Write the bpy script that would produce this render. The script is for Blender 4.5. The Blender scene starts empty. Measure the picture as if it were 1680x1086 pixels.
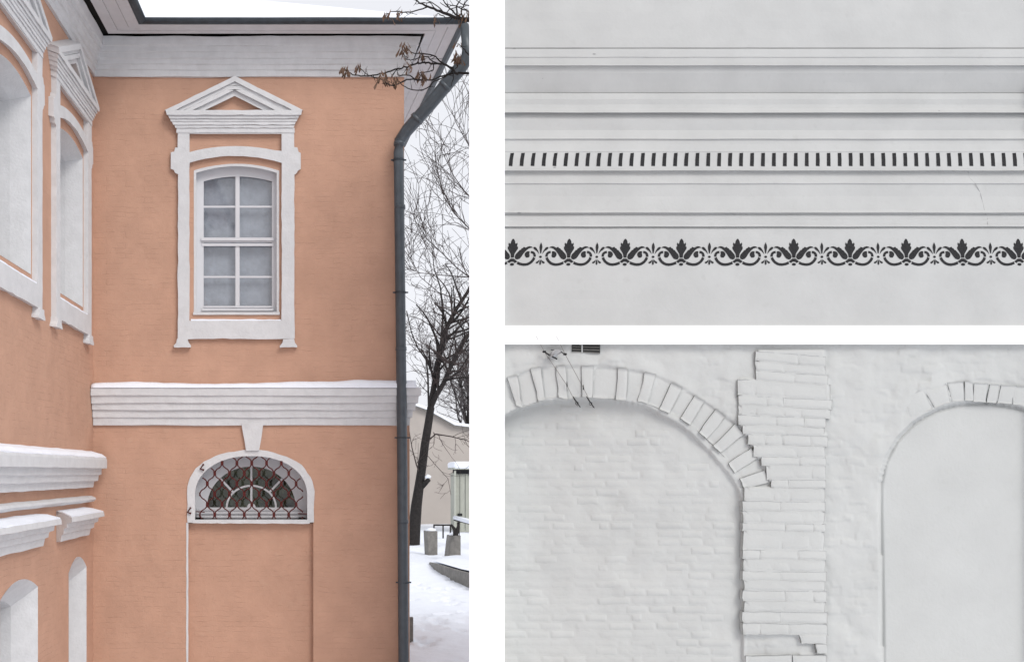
import bpy, bmesh, math, random
import numpy as np
from mathutils import Vector, noise
from mathutils.geometry import tessellate_polygon

random.seed(7)
S = bpy.context.scene
COL = S.collection
# ------------------------------------------------------------------ camera, light, exposure
F, CX, CY, EYE = 1600.0, 565.0, 775.0, 3.4
cam = bpy.data.cameras.new('camera'); camo = bpy.data.objects.new('camera', cam); COL.objects.link(camo)
camo.location = (0, 0, EYE); camo.rotation_euler = (math.radians(90), 0, 0)
cam.sensor_width = 36; cam.lens = 36*F/1680
cam.shift_x = (840-CX)/1680; cam.shift_y = (CY-543)/1680
cam.clip_end = 2000
S.camera = camo
SUN_EL, SUN_AZ = 38, 34          # degrees: height, and how far right of straight behind the camera
W = bpy.data.worlds.new('World'); S.world = W; W.use_nodes = True
nt = W.node_tree; nt.nodes.clear()
sky = nt.nodes.new('ShaderNodeTexSky'); sky.sky_type = 'NISHITA'; sky.sun_disc = False
sky.sun_elevation = math.radians(SUN_EL); sky.sun_rotation = math.radians(180-SUN_AZ)
sky.air_density = 1.0; sky.dust_density = 3.0; sky.ozone_density = 1.0
hs = nt.nodes.new('ShaderNodeHueSaturation'); hs.inputs['Saturation'].default_value = 0.22
bg = nt.nodes.new('ShaderNodeBackground'); bg.inputs['Strength'].default_value = 0.12
wo = nt.nodes.new('ShaderNodeOutputWorld')
cloud = nt.nodes.new('ShaderNodeMix'); cloud.data_type = 'RGBA'; cloud.inputs['Factor'].default_value = .72   # even overcast veil
cloud.inputs['B'].default_value = (8.9, 9.0, 9.5, 1)
nt.links.new(sky.outputs[0], hs.inputs['Color']); nt.links.new(hs.outputs[0], cloud.inputs['A']); nt.links.new(cloud.outputs['Result'], bg.inputs[0]); nt.links.new(bg.outputs[0], wo.inputs[0])
sl = bpy.data.lights.new('sun', 'SUN'); sl.energy = 1.5; sl.angle = math.radians(26); sl.color = (1.0, 0.97, 0.94)
so = bpy.data.objects.new('sun', sl); COL.objects.link(so)
_e, _a = math.radians(SUN_EL), math.radians(SUN_AZ)
_d = Vector((math.sin(_a)*math.cos(_e), -math.cos(_a)*math.cos(_e), math.sin(_e)))
so.rotation_euler = _d.to_track_quat('Z', 'Y').to_euler()
S.view_settings.view_transform = 'Standard'; S.view_settings.look = 'None'
S.view_settings.gamma = 1; S.view_settings.exposure = 0.0; S.view_settings.use_curve_mapping = False

# ------------------------------------------------------------------ helpers
def P(x, y, dep):
    return Vector(((x-CX)/F*dep, dep, EYE+(CY-y)/F*dep))
WL = {}
def thing(name, label, cat, loc=(0, 0, 0), group=None):
    o = bpy.data.objects.new(name, None); COL.objects.link(o); o.location = loc
    o['label'] = label; o['category'] = cat
    if group: o['group'] = group
    WL[o] = Vector(loc); return o
def mk(name, verts, faces, mat, parent=None, smooth=False, fix=True, bevel=0, label=None):
    off = WL.get(parent, Vector((0, 0, 0))) if parent else Vector((0, 0, 0))
    me = bpy.data.meshes.new(name)
    me.from_pydata([tuple(Vector(v)-off) for v in verts], [], faces)
    me.materials.append(mat)
    if fix:
        bm = bmesh.new(); bm.from_mesh(me)
        bmesh.ops.remove_doubles(bm, verts=bm.verts, dist=1e-5)
        bmesh.ops.recalc_face_normals(bm, faces=bm.faces); bm.to_mesh(me); bm.free()
    if smooth: me.polygons.foreach_set('use_smooth', [True]*len(me.polygons))
    o = bpy.data.objects.new(name, me); COL.objects.link(o)
    if parent: o.parent = parent
    WL[o] = off
    if label: o['label'] = label
    if bevel:
        b = o.modifiers.new('bevel', 'BEVEL'); b.width = bevel; b.segments = 2; b.limit_method = 'ANGLE'; b.angle_limit = math.radians(35)
    return o
class MB:
    def __init__(s): s.v = []; s.f = []
    def add(s, vs, fs):
        n = len(s.v); s.v += [Vector(q) for q in vs]; s.f += [tuple(i+n for i in q) for q in fs]
    def box(s, a, b):
        x0, y0, z0 = a; x1, y1, z1 = b
        s.add([(x0,y0,z0),(x1,y0,z0),(x1,y1,z0),(x0,y1,z0),(x0,y0,z1),(x1,y0,z1),(x1,y1,z1),(x0,y1,z1)],
              [(0,3,2,1),(4,5,6,7),(0,1,5,4),(1,2,6,5),(2,3,7,6),(3,0,4,7)])
    def tube(s, pts, rad, n=8, cap=True):
        pts = [Vector(p) for p in pts]
        if not isinstance(rad, (list, tuple)): rad = [rad]*len(pts)
        rings = []
        up = Vector((0.13, 0.21, 1)).normalized()
        for i, p in enumerate(pts):
            d = (pts[min(i+1, len(pts)-1)]-pts[max(i-1, 0)])
            if d.length < 1e-9: d = Vector((0, 0, 1))
            d.normalize()
            a = d.cross(up)
            if a.length < 1e-3: a = d.cross(Vector((1, 0, 0)))
            a.normalize(); b = d.cross(a)
            rings.append([p+(a*math.cos(2*math.pi*k/n)+b*math.sin(2*math.pi*k/n))*rad[i] for k in range(n)])
        vs = [q for r in rings for q in r]; fs = []
        for i in range(len(rings)-1):
            for k in range(n):
                fs.append((i*n+k, i*n+(k+1) % n, (i+1)*n+(k+1) % n, (i+1)*n+k))
        if cap: fs.append(tuple(range(n))); fs.append(tuple((len(rings)-1)*n+k for k in range(n)))
        s.add(vs, fs)
    def plate(s, loops, fmap, d0, d1, back=False):
        """loops: 2D loops (first outer, others holes); fmap(x,y,d)->3D; front at d1, sides to d0"""
        tri = tessellate_polygon([[Vector((p[0], p[1], 0)) for p in l] for l in loops])
        flat = [p for l in loops for p in l]; n = len(flat)
        vs = [fmap(p[0], p[1], d1) for p in flat]+[fmap(p[0], p[1], d0) for p in flat]
        fs = [tuple(t) for t in tri]
        if back: fs += [tuple(i+n for i in t) for t in tri]
        k = 0
        for l in loops:
            m = len(l)
            for i in range(m):
                a, b = k+i, k+(i+1) % m
                fs.append((a, b, b+n, a+n))
            k += m
        s.add(vs, fs)
    def build(s, name, mat, parent=None, **k): return mk(name, s.v, s.f, mat, parent, **k)
def nz(v, sc=1.0, seed=0.0): return noise.noise(Vector((v[0]*sc+seed, v[1]*sc-seed*.7, (v[2] if len(v) > 2 else 0)*sc+seed*.3)))
def rough(loop, step, amp, seed=0):
    """resample a px loop and wobble it like hand-laid plaster"""
    out = []
    for i in range(len(loop)):
        a, b = loop[i], loop[(i+1) % len(loop)]
        L = math.hypot(b[0]-a[0], b[1]-a[1]); n = max(1, int(L/step))
        for k in range(n):
            t = k/n; x = a[0]+(b[0]-a[0])*t; y = a[1]+(b[1]-a[1])*t
            out.append((x+amp*nz((x, y), .11, seed+3)+amp*.5*nz((x, y), .35, seed+9), y+amp*nz((x, y), .11, seed+33)+amp*.5*nz((x, y), .35, seed+19)))
    return out
def sweep(path, prof, name, mat, parent, seg=.2, amp=.004, caps=False, smooth=False):
    """prof [(d,z)] carried along a plan path, offset to its right, mitred"""
    pts = [Vector(p) for p in path]
    nrm = []
    for i in range(len(pts)-1):
        d = (pts[i+1]-pts[i]).normalized(); nrm.append(Vector((d.y, -d.x)))
    base = []                              # (point, miter dir)
    for i, p in enumerate(pts):
        if i == 0: m = nrm[0]
        elif i == len(pts)-1: m = nrm[-1]
        else:
            m = nrm[i-1]+nrm[i]; m = m/(m.length_squared/2)
        base.append((p, m))
    st = []
    for i in range(len(base)-1):
        L = (pts[i+1]-pts[i]).length; n = max(1, int(L/seg))
        for k in range(n):
            t = k/n; st.append((base[i][0].lerp(base[i+1][0], t), base[i][1].lerp(base[i+1][1], t)))
    st.append(base[-1])
    vs = []; m = len(prof)
    for j, (p, q) in enumerate(st):
        for k, (d, z) in enumerate(prof):
            a = amp*(nz((p.x*1.3, p.y*1.3, k*1.7), 1.0, 5)+.6*nz((p.x*5, p.y*5, k*3.1), 1.0, 15))
            b = amp*1.3*(nz((p.x*1.1, p.y*1.1, k*2.3), 1.0, 25)+.5*nz((p.x*4, p.y*4, k*2.3), 1.0, 45))
            dd = d+(a if d > 0.001 else 0)
            vs.append((p.x+q.x*dd, p.y+q.y*dd, z+b))
    fs = [(j*m+k, j*m+k+1, (j+1)*m+k+1, (j+1)*m+k) for j in range(len(st)-1) for k in range(m-1)]
    if caps:
        fs += [tuple(range(m)), tuple((len(st)-1)*m+k for k in range(m))]
    return mk(name, vs, fs, mat, parent, smooth=smooth)

# ------------------------------------------------------------------ materials
def material(name, col, rgh=.85, var=.06, vscale=3, bump=.3, bscale=40, bdist=.01, brick=None, spots=None, col2=None, metal=0, spec=.3):
    m = bpy.data.materials.new(name); m.use_nodes = True; N = m.node_tree.nodes; L = m.node_tree.links
    b = N['Principled BSDF']; b.inputs['Roughness'].default_value = rgh; b.inputs['Metallic'].default_value = metal
    b.inputs['Specular IOR Level'].default_value = spec
    geo = N.new('ShaderNodeNewGeometry')
    n1 = N.new('ShaderNodeTexNoise'); n1.inputs['Scale'].default_value = vscale; n1.inputs['Detail'].default_value = 6; n1.inputs['Roughness'].default_value = .6
    L.new(geo.outputs['Position'], n1.inputs['Vector'])
    r = N.new('ShaderNodeValToRGB'); c2 = col2 or col
    r.color_ramp.elements[0].position = .3; r.color_ramp.elements[1].position = .7
    r.color_ramp.elements[0].color = (*[c*(1-var) for c in c2], 1); r.color_ramp.elements[1].color = (*[min(1, c*(1+var)) for c in col], 1)
    L.new(n1.outputs['Fac'], r.inputs['Fac']); colout = r.outputs['Color']
    if spots:                                           # sparse stains / dirt
        amt, ss, sc = spots
        n3 = N.new('ShaderNodeTexNoise'); n3.inputs['Scale'].default_value = ss; n3.inputs['Detail'].default_value = 4
        L.new(geo.outputs['Position'], n3.inputs['Vector'])
        r3 = N.new('ShaderNodeValToRGB'); r3.color_ramp.elements[0].position = .62; r3.color_ramp.elements[1].position = .76
        r3.color_ramp.elements[1].color = (amt, amt, amt, 1)
        L.new(n3.outputs['Fac'], r3.inputs['Fac'])
        mx = N.new('ShaderNodeMix'); mx.data_type = 'RGBA'
        L.new(r3.outputs['Color'], mx.inputs['Factor']); L.new(colout, mx.inputs['A']); mx.inputs['B'].default_value = (*sc, 1)
        colout = mx.outputs['Result']
    L.new(colout, b.inputs['Base Color'])
    n2 = N.new('ShaderNodeTexNoise'); n2.inputs['Scale'].default_value = bscale; n2.inputs['Detail'].default_value = 5
    L.new(geo.outputs['Position'], n2.inputs['Vector'])
    bp = N.new('ShaderNodeBump'); bp.inputs['Strength'].default_value = bump; bp.inputs['Distance'].default_value = bdist
    L.new(n2.outputs['Fac'], bp.inputs['Height']); L.new(bp.outputs[0], b.inputs['Normal'])
    if brick:
        bw, bh, bs = brick
        sx = N.new('ShaderNodeSeparateXYZ'); L.new(geo.outputs['Position'], sx.inputs[0])
        # gentle warp so that the courses are not ruled
        nw = N.new('ShaderNodeTexNoise'); nw.inputs['Scale'].default_value = 1.7; nw.inputs['Detail'].default_value = 3
        L.new(geo.outputs['Position'], nw.inputs['Vector'])
        ws = N.new('ShaderNodeMath'); ws.operation = 'MULTIPLY_ADD'; ws.inputs[1].default_value = .13; L.new(nw.outputs['Fac'], ws.inputs[0]); L.new(sx.outputs['Z'], ws.inputs[2])
        ad = N.new('ShaderNodeMath'); ad.operation = 'ADD'; L.new(sx.outputs['X'], ad.inputs[0]); L.new(sx.outputs['Y'], ad.inputs[1])
        cb = N.new('ShaderNodeCombineXYZ'); L.new(ad.outputs[0], cb.inputs[0]); L.new(ws.outputs[0], cb.inputs[1])
        bt = N.new('ShaderNodeTexBrick'); L.new(cb.outputs[0], bt.inputs['Vector'])
        bt.inputs['Scale'].default_value = 1; bt.inputs['Brick Width'].default_value = bw; bt.inputs['Row Height'].default_value = bh
        bt.inputs['Mortar Size'].default_value = .006; bt.inputs['Mortar Smooth'].default_value = .8
        mk1 = N.new('ShaderNodeTexNoise'); mk1.inputs['Scale'].default_value = 4.5; mk1.inputs['Detail'].default_value = 5
        L.new(geo.outputs['Position'], mk1.inputs['Vector'])
        mr = N.new('ShaderNodeMapRange'); mr.inputs['From Min'].default_value = .42; mr.inputs['From Max'].default_value = .68
        L.new(mk1.outputs['Fac'], mr.inputs['Value'])
        mu = N.new('ShaderNodeMath'); mu.operation = 'MULTIPLY'; L.new(bt.outputs['Fac'], mu.inputs[0]); L.new(mr.outputs[0], mu.inputs[1])
        iv = N.new('ShaderNodeMath'); iv.operation = 'SUBTRACT'; iv.inputs[0].default_value = 1; L.new(mu.outputs[0], iv.inputs[1])
        b2 = N.new('ShaderNodeBump'); b2.inputs['Strength'].default_value = bs; b2.inputs['Distance'].default_value = .013
        L.new(iv.outputs[0], b2.inputs['Height']); L.new(bp.outputs[0], b2.inputs['Normal']); 
        n4 = N.new('ShaderNodeTexNoise'); n4.inputs['Scale'].default_value = 5; n4.inputs['Detail'].default_value = 3
        L.new(geo.outputs['Position'], n4.inputs['Vector'])
        b3 = N.new('ShaderNodeBump'); b3.inputs['Strength'].default_value = .5; b3.inputs['Distance'].default_value = .03
        L.new(n4.outputs['Fac'], b3.inputs['Height']); L.new(b2.outputs[0], b3.inputs['Normal']); L.new(b3.outputs[0], b.inputs['Normal'])
    return m
M = {}
M['peach'] = material('peach_limewash_brick', (.505, .302, .214), var=.07, vscale=2.2, bump=.35, bscale=45, brick=(.62, .084, .5), spots=(.35, 5, (.53, .345, .25)))
M['peach'].node_tree.nodes['Principled BSDF'].inputs['Roughness'].default_value = .9
M['peach2'] = material('peach_plaster', (.49, .278, .19), var=.08, vscale=3, bump=.4, bscale=30, spots=(.25, 6, (.46, .24, .165)))
M['white'] = material('whitewash', (.61, .612, .618), var=.06, vscale=6, bump=.45, bscale=28, bdist=.012, spots=(.4, 4, (.52, .52, .52)))
M['soffit'] = material('painted_boards', (.60, .59, .60), var=.05, vscale=4, bump=.2, bscale=60, spots=(.4, 3, (.4, .38, .36)))
M['joinery'] = material('white_gloss_joinery', (.62, .62, .64), rgh=.45, var=.03, bump=.05, spec=.4)
M['gutter'] = material('dark_sheet_steel', (.045, .055, .065), rgh=.45, var=.25, vscale=9, bump=.15, bscale=12, metal=.35, spec=.5)
M['pipe'] = material('grey_painted_downpipe', (.075, .088, .100), rgh=.42, var=.15, vscale=7, bump=.12, bscale=9, metal=.2, spec=.5)
M['void'] = material('gap_shade_and_debris', (.015, .014, .013), var=.2)  # near-black for the shaded eaves gap, used for sill debris too
M['snow'] = material('snow', (.84, .87, .93), rgh=.9, var=.02, vscale=2, bump=.5, bscale=7, bdist=.03)
M['bark'] = material('wet_bark', (.022, .019, .018), var=.4, vscale=9, bump=.9, bscale=18, bdist=.03)
M['twig'] = material('twig_bark', (.050, .038, .036), var=.3, vscale=9, bump=.3)
M['keys'] = material('dry_seed_keys', (.13, .08, .055), var=.5, vscale=30, bump=.2)
M['curtain'] = material('grey_net_curtain', (.40, .42, .47), var=.12, vscale=6, bump=.5, bscale=14, bdist=.03)
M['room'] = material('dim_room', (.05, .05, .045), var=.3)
M['red'] = material('red_enamel_iron', (.075, .007, .005), rgh=.5, var=.35, vscale=30, bump=.1)
M['concrete'] = material('weathered_concrete', (.20, .19, .175), var=.25, vscale=6, bump=.6, bscale=25, spots=(.6, 4, (.10, .10, .095)))
M['beige'] = material('beige_render', (.42, .38, .345), var=.06, vscale=.5, bump=.2, bscale=5, spots=(.4, .6, (.34, .31, .29)))
M['booth'] = material('pale_green_boards', (.40, .41, .36), var=.06, vscale=2)
M['gap'] = material('dark_recess', (.02, .02, .022))
M['page'] = material('page_white', (.97, .97, .97), rgh=.9, var=.003, bump=.02, bscale=30)
M['plaster'] = material('old_distemper_plaster', (.482, .486, .474), var=.055, vscale=1.6, bump=.22, bscale=26, bdist=.008, spots=(.35, 7, (.415, .417, .405)))
M['plaster2'] = material('thick_whitewash', (.50, .507, .492), var=.04, vscale=1.3, bump=.4, bscale=22, bdist=.010, spots=(.3, 5, (.46, .468, .435)))
M['smooth_plaster'] = material('smooth_white_plaster', (.56, .565, .565), var=.02, vscale=1, bump=.12, bscale=12)
M['stencil'] = material('black_stencil_paint', (.022, .022, .023), rgh=.85, var=.35, vscale=40, bump=.15)
M['crack'] = material('crack_grey', (.30, .30, .30))  # even grey for the crack and the chips
M['chrome'] = material('brushed_metal', (.45, .45, .45), rgh=.3, metal=.9, var=.1)
M['black'] = material('black_plastic', (.015, .015, .015), rgh=.5)
M['far'] = material('distant_twigs', (.10, .09, .09), var=.3)
# glass: reflects the yard, lets the curtain be seen
def glass(name, tint, refl):
    m = bpy.data.materials.new(name); m.use_nodes = True; N = m.node_tree.nodes; L = m.node_tree.links
    N.remove(N['Principled BSDF']); out = N['Material Output']
    t = N.new('ShaderNodeBsdfTransparent'); t.inputs[0].default_value = (*tint, 1)
    g = N.new('ShaderNodeBsdfGlossy'); g.inputs['Roughness'].default_value = .06
    n = N.new('ShaderNodeTexNoise'); n.inputs['Scale'].default_value = 3
    geo = N.new('ShaderNodeNewGeometry'); L.new(geo.outputs['Position'], n.inputs['Vector'])
    bp = N.new('ShaderNodeBump'); bp.inputs['Strength'].default_value = .12; bp.inputs['Distance'].default_value = .02
    L.new(n.outputs['Fac'], bp.inputs['Height']); L.new(bp.outputs[0], g.inputs['Normal'])
    mx = N.new('ShaderNodeMixShader'); mx.inputs[0].default_value = refl
    L.new(t.outputs[0], mx.inputs[1]); L.new(g.outputs[0], mx.inputs[2]); L.new(mx.outputs[0], out.inputs[0])
    return m
M['glass'] = glass('window_glass', (.85, .87, .88), .14)
M['glass_dark'] = glass('old_fanlight_glass', (.6, .66, .6), .07)

# ------------------------------------------------------------------ setting: snow ground
def ground_z(x, y):
    z = .05*nz((x, y), .35, 2)+.025*nz((x, y), 1.3, 4)
    return z
def add_ground():
    xs = np.unique(np.concatenate([np.linspace(-400, -12, 12), np.linspace(-12, 1, 18), np.linspace(1, 9, 90), np.linspace(9, 40, 40), np.linspace(40, 400, 12)]))
    ys = np.unique(np.concatenate([np.linspace(-60, 10, 10), np.linspace(10, 16, 8), np.linspace(16, 36, 190), np.linspace(36, 75, 60), np.linspace(75, 900, 20)]))
    prints = []
    rr = random.Random(3)
    for k in range(46):
        yy = rr.uniform(19, 30); xx = (150+rr.gauss(0, 26))/F*yy
        prints.append((xx, yy, rr.uniform(.10, .17), rr.uniform(.07, .14)))
    for k in range(14):
        yy = 31+k*1.3; xx = (175-k*3+(k % 2)*8)/F*yy; prints.append((xx, yy, .16, .10))
    vs = []
    for y in ys:
        for x in xs:
            z = ground_z(x, y) if abs(x) < 60 and 5 < y < 80 else 0
            if 0 < x < 9 and 16 < y < 52:
                for (a, b, r, h) in prints:
                    q = ((x-a)**2+((y-b)*.75)**2)/(r*r)
                    if q < 6: z -= h*math.exp(-q)*1.1-h*.35*math.exp(-(q-2.2)**2)
                z += .02*nz((x, y), 3.5, 8)
            # soft bank against the low wall and the far buildings
            vs.append((x, y, z))
    nx = len(xs); fs = [(j*nx+i, j*nx+i+1, (j+1)*nx+i+1, (j+1)*nx+i) for j in range(len(ys)-1) for i in range(nx-1)]
    o = mk('ground', vs, fs, M['snow'], smooth=True, fix=False); o['kind'] = 'structure'
add_ground()

# ------------------------------------------------------------------ the peach house
D = 16.0
house = thing('peach_house', 'two storey peach brick house with white mouldings, snow on its ledges and a dark downpipe', 'house', (-1.5, 16, 0))
def FR(x, y, d=0):                 # front wall, target px -> world, pulled back onto its line of sight in height only
    return Vector(((x-CX)/100*(1-d/D*.9), D-d, EYE+(CY-y)/100*(1-d/D)))
LX = -4.12
def arcpts(x0, x1, y_end, y_mid, n=12):
    return [(x0+(x1-x0)*k/n, y_mid+(y_end-y_mid)*((2*k/n-1)**2)) for k in range(n+1)]
# window opening loop in px, about x=388
def win_loop(dx=0, i=0):
    return [(319+i+dx, 515-i*.5)]+[(p[0]+dx, p[1]) for p in arcpts(319+i, 457-i, 281+i, 270+i)]+[(457-i+dx, 515-i*.5)]
def half_arch(x0, x1, ytop, yspring, ybot, n=28):
    c = (x0+x1)/2; a = (x1-x0)/2; h = yspring-ytop
    pts = [(x0, ybot)]
    for k in range(n+1):
        t = math.pi*(1-k/n); pts.append((c+a*math.copysign(abs(math.cos(t))**.92, math.cos(t)), yspring-h*abs(math.sin(t))**.95))
    pts.append((x1, ybot)); return pts
niche = half_arch(309, 514, 741, 806, 1110)
# one skin for the main wall: window opening and tall arched recess are cut through it
outer = [(153, 1120), (153, 40), (663, 40), (663, 640), (672, 640), (672, 1120)]
mb = MB()
mb.plate([outer, win_loop(), niche], FR, -.14, 0)
mb.build('wall', M['peach'], house)
# side wall going back
mb = MB(); mb.add([(.98, 16.01, EYE+7.3), (.35, 21.5, EYE+7.3), (.35, 21.5, -.3), (.98, 16.01, -.3)], [(0, 1, 2, 3)])
mb.add([(1.07, 16.01, EYE+1.35), (.45, 21.5, EYE+1.35), (.45, 21.5, -.3), (1.07, 16.01, -.3), (.98, 16.01, EYE+1.35), (.35, 21.5, EYE+1.35)], [(0, 1, 2, 3), (0, 1, 5, 4)])
mb.build('side_wall', M['peach'], house)
# recess: peach filling below the arched window, white edge round it
mb = MB(); mb.plate([[(304, 1120), (304, 858), (518, 858), (518, 1120)]], FR, -.3, -.12); mb.build('recess_panel', M['peach'], house)
# thin white line painted down the left reveal
mb = MB(); mb.plate([rough([(305.6, 1120), (305.6, 857), (309, 857), (309, 1120)], 12, .6)], FR, 0, .006); mb.build('painted_edge', M['white'], house)
# white arched surround of the fanlight
ro = rough(half_arch(307, 515, 738, 806, 857), 9, 1.8, 3); ri = half_arch(320, 504, 748, 812, 852)
mb = MB(); mb.plate([ro, ri], FR, -.45, .02)
surround = mb.build('arch_surround', M['white'], house, bevel=.008)
# fanlight joinery
fan = MB()
fo = half_arch(316, 508, 744, 810, 857)
def semi(cx, cy, r, n=24, ry=None):
    return [(cx+r*math.cos(math.pi*(1-k/n)), cy-(ry or r)*math.sin(math.pi*(1-k/n))) for k in range(n+1)]
fan.plate([fo, semi(412, 832, 73, ry=67)], FR, -.48, -.38)
fanl = fan.build('fanlight', M['joinery'], house)
WL[fanl] = WL[house]
def bar(mbx, a, b, w, d0, d1):
    dx, dy = b[0]-a[0], b[1]-a[1]; L = math.hypot(dx, dy); nx, ny = -dy/L*w/2, dx/L*w/2
    mbx.plate([[(a[0]+nx, a[1]+ny), (b[0]+nx, b[1]+ny), (b[0]-nx, b[1]-ny), (a[0]-nx, a[1]-ny)]], FR, d0, d1, back=True)
for a, b in (((412, 832), (412, 765)), ((383, 808), (361, 785)), ((441, 808), (463, 785))):
    mb = MB(); bar(mb, a, b, 3.4, -.47, -.40); mb.build('glazing_bar', M['joinery'], fanl)
mb = MB(); o_ = semi(412, 832, 42, ry=37); i_ = semi(412, 832, 39, ry=34)
mb.plate([o_+i_[::-1]], FR, -.47, -.41); mb.build('glazing_arc', M['joinery'], fanl)
mb = MB(); mb.plate([semi(412, 832, 7)], FR, -.47, -.39); mb.build('glazing_boss', M['joinery'], fanl)
for k, yy in enumerate((833, 839, 845)):
    mb = MB(); mb.plate([[(322, yy), (503, yy), (503, yy+4), (322, yy+4)]], FR, -.42, -.36+.025*k); mb.build('sill_board', M['joinery'], fanl)
mb = MB(); mb.plate([semi(412, 832, 75, ry=69)], FR, -.46, -.455); mb.build('pane', M['glass_dark'], fanl)
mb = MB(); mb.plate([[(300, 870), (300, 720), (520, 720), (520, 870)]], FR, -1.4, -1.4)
mb.build('room_back', material('mottled_reflections', (.14, .17, .13), var=.8, vscale=4, col2=(.07, .05, .035)), house)  # green and brown mottle paints the reflections of the fanlight glass
mb = MB(); mb.plate([rough([(316, 853.5), (508, 854.5), (508, 859), (316, 858)], 10, .8)], FR, -.45, .03); mb.build('fanlight_sill', M['white'], house)
for (xx, ww) in ((322, 22), (496, 16), (330, 10)):   # dark debris left on the sill
    mb = MB(); mb.plate([rough([(xx-ww/2, 853), (xx-ww/3, 848), (xx+ww/3, 849), (xx+ww/2, 853)], 3, 1)], FR, -.3, -.1); mb.build('debris', M['void'], house)
# red wrought grille
def in_arch(x, y):
    if y > 851 or x < 327 or x > 497: return False
    if y >= 800: return True
    return ((x-412)/(87))**2+((y-806)/(60))**2 < 1
PER, ROW, Y0 = 24.3, 16.9, 759.5
grille = None
bars = []
for k in range(-8, 9):
    x0 = 413+PER/4+k*PER/2
    path = []; runs = []
    for j in range(0, 200):
        y = 745+j*.6
        ph = math.cos(math.pi*(y-Y0)/ROW)
        sgn = 1 if k % 2 else -1
        sh = math.copysign(abs(ph)**.72, ph)
        x = x0+sgn*PER/4*sh*.97
        if in_arch(x, y): path.append((x, y))
        else:
            if len(path) > 5: runs.append(path)
            path = []
    if len(path) > 5: runs.append(path)
    bars += runs
mb = MB()
mb.tube([FR(321, 839, .0), FR(336, 840, .0)], .008, 5)
grille = mb.build('window_grille', M['red'], house)
mb = MB(); mb.tube([FR(489, 842, .0), FR(505, 843, .0)], .008, 5); mb.build('grille_stay', M['red'], grille)
for r_ in bars:
    mb = MB(); mb.tube([FR(x, y, .0) for x, y in r_[::3]+[r_[-1]]], .0105, 5); mb.build('grille_bar', M['red'], grille, smooth=True)
for row in range(0, 7):
    y = Y0+row*ROW
    for k in range(-5, 6):
        x = 413+k*PER+(0 if row % 2 == 0 else PER/2)
        if in_arch(x, y) and (abs(x-413) < 80):
            mb = MB(); c = FR(x, y, .004); mb.box((c.x-.021, c.y-.02, c.z-.036), (c.x+.021, c.y+.02, c.z+.036)); mb.build('grille_clamp', M['red'], grille, fix=False)
for (x, y) in ((331, 766), (310, 837)):
    mb = MB(); c = FR(x, y, .03); mb.tube([c+Vector((.03, 0, .05)), c+Vector((-.02, -.02, -.03)), c+Vector((.04, -.02, -.05))], .018, 5); mb.build('grille_hook', M['red'], grille)

# window surround (aedicule): local px frame, reused on the left wing
def make_surround(fm, parent, seed=0, left=False):
    w = M['white']
    g = MB()
    # pilasters with ears, arched cross-piece, apron: one laid-up frame
    outl = [(292, 556), (292, 286), (287, 284), (285, 279), (280, 278), (280, 251), (286, 249), (288, 243), (292, 242), (292, 216),
            (483, 216), (483, 242), (487, 243), (489, 249), (493, 251), (493, 277), (489, 279), (486, 285), (483, 287), (483, 556)]
    top_h = [(311, 250)]+[(311, 220), (462, 220), (462, 248)]+[(p[0], p[1]) for p in arcpts(311, 462, 249.5, 240, 12)][::-1][1:-1]
    low_h = [(311, 526)]+arcpts(311, 462, 267.5, 256, 12)+[(462, 526)]
    g.plate([rough(outl, 14, 1.4, seed), top_h, rough(low_h, 14, 1.0, seed+5)], fm, 0, .075)
    s_ = g.build('window_surround', w, parent, bevel=.010)
    # feet
    for cx in (299.5, 473.5):
        f = MB()
        f.plate([rough([(cx-9, 556), (cx+9, 556), (cx+10, 562), (cx+14, 567), (cx+14, 570), (cx-14, 570), (cx-14, 567), (cx-10, 562)], 6, .9, seed+cx)], fm, 0, .10)
        f.build('corbel', w, s_, bevel=.008)
    # entablature of stepped courses
    st = [(272, 496, 181, 189, .17), (276, 492, 189, 194.5, .145), (279, 489, 194.5, 199.5, .125), (282, 486, 199.5, 205, .115), (286, 484, 205, 210, .10), (290, 483, 210, 218, .085)]
    for i, (a, b, y0, y1, d) in enumerate(st):
        f = MB(); f.plate([rough([(a, y0), (b, y0), (b-(2 if i < 5 else 0), y1), (a+(2 if i < 5 else 0), y1)], 12, .8, seed+i)], fm, 0, d)
        f.build('entablature_course', w, s_, bevel=.006)
    # raking courses of the pediment
    for i, (o0, o1, d) in enumerate(((0, 9, .17), (9, 16, .135), (16, 23, .15), (23, 33, .10))):
        def tri(o): return [(270+o*2.0, 181.5-0.0), (385, 125+o), (498-o*2.0, 181.5-0.0)]
        a, b = tri(o0), tri(o1)
        f = MB(); f.plate([rough([a[0], a[1], a[2], b[2], b[1], b[0]], 14, .7, seed+i*3)], fm, 0, d)
        f.build('raking_course', w, s_, bevel=.006)
    # thread of snow along the apron and pediment
    f = MB(); f.plate([rough([(313, 523.5), (461, 524), (461, 527.5), (313, 527)], 9, .8, seed+8)], fm, .0, .07); f.build('snow_line', M['snow'], s_)
    return s_
make_surround(FR, house, 1)
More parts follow.
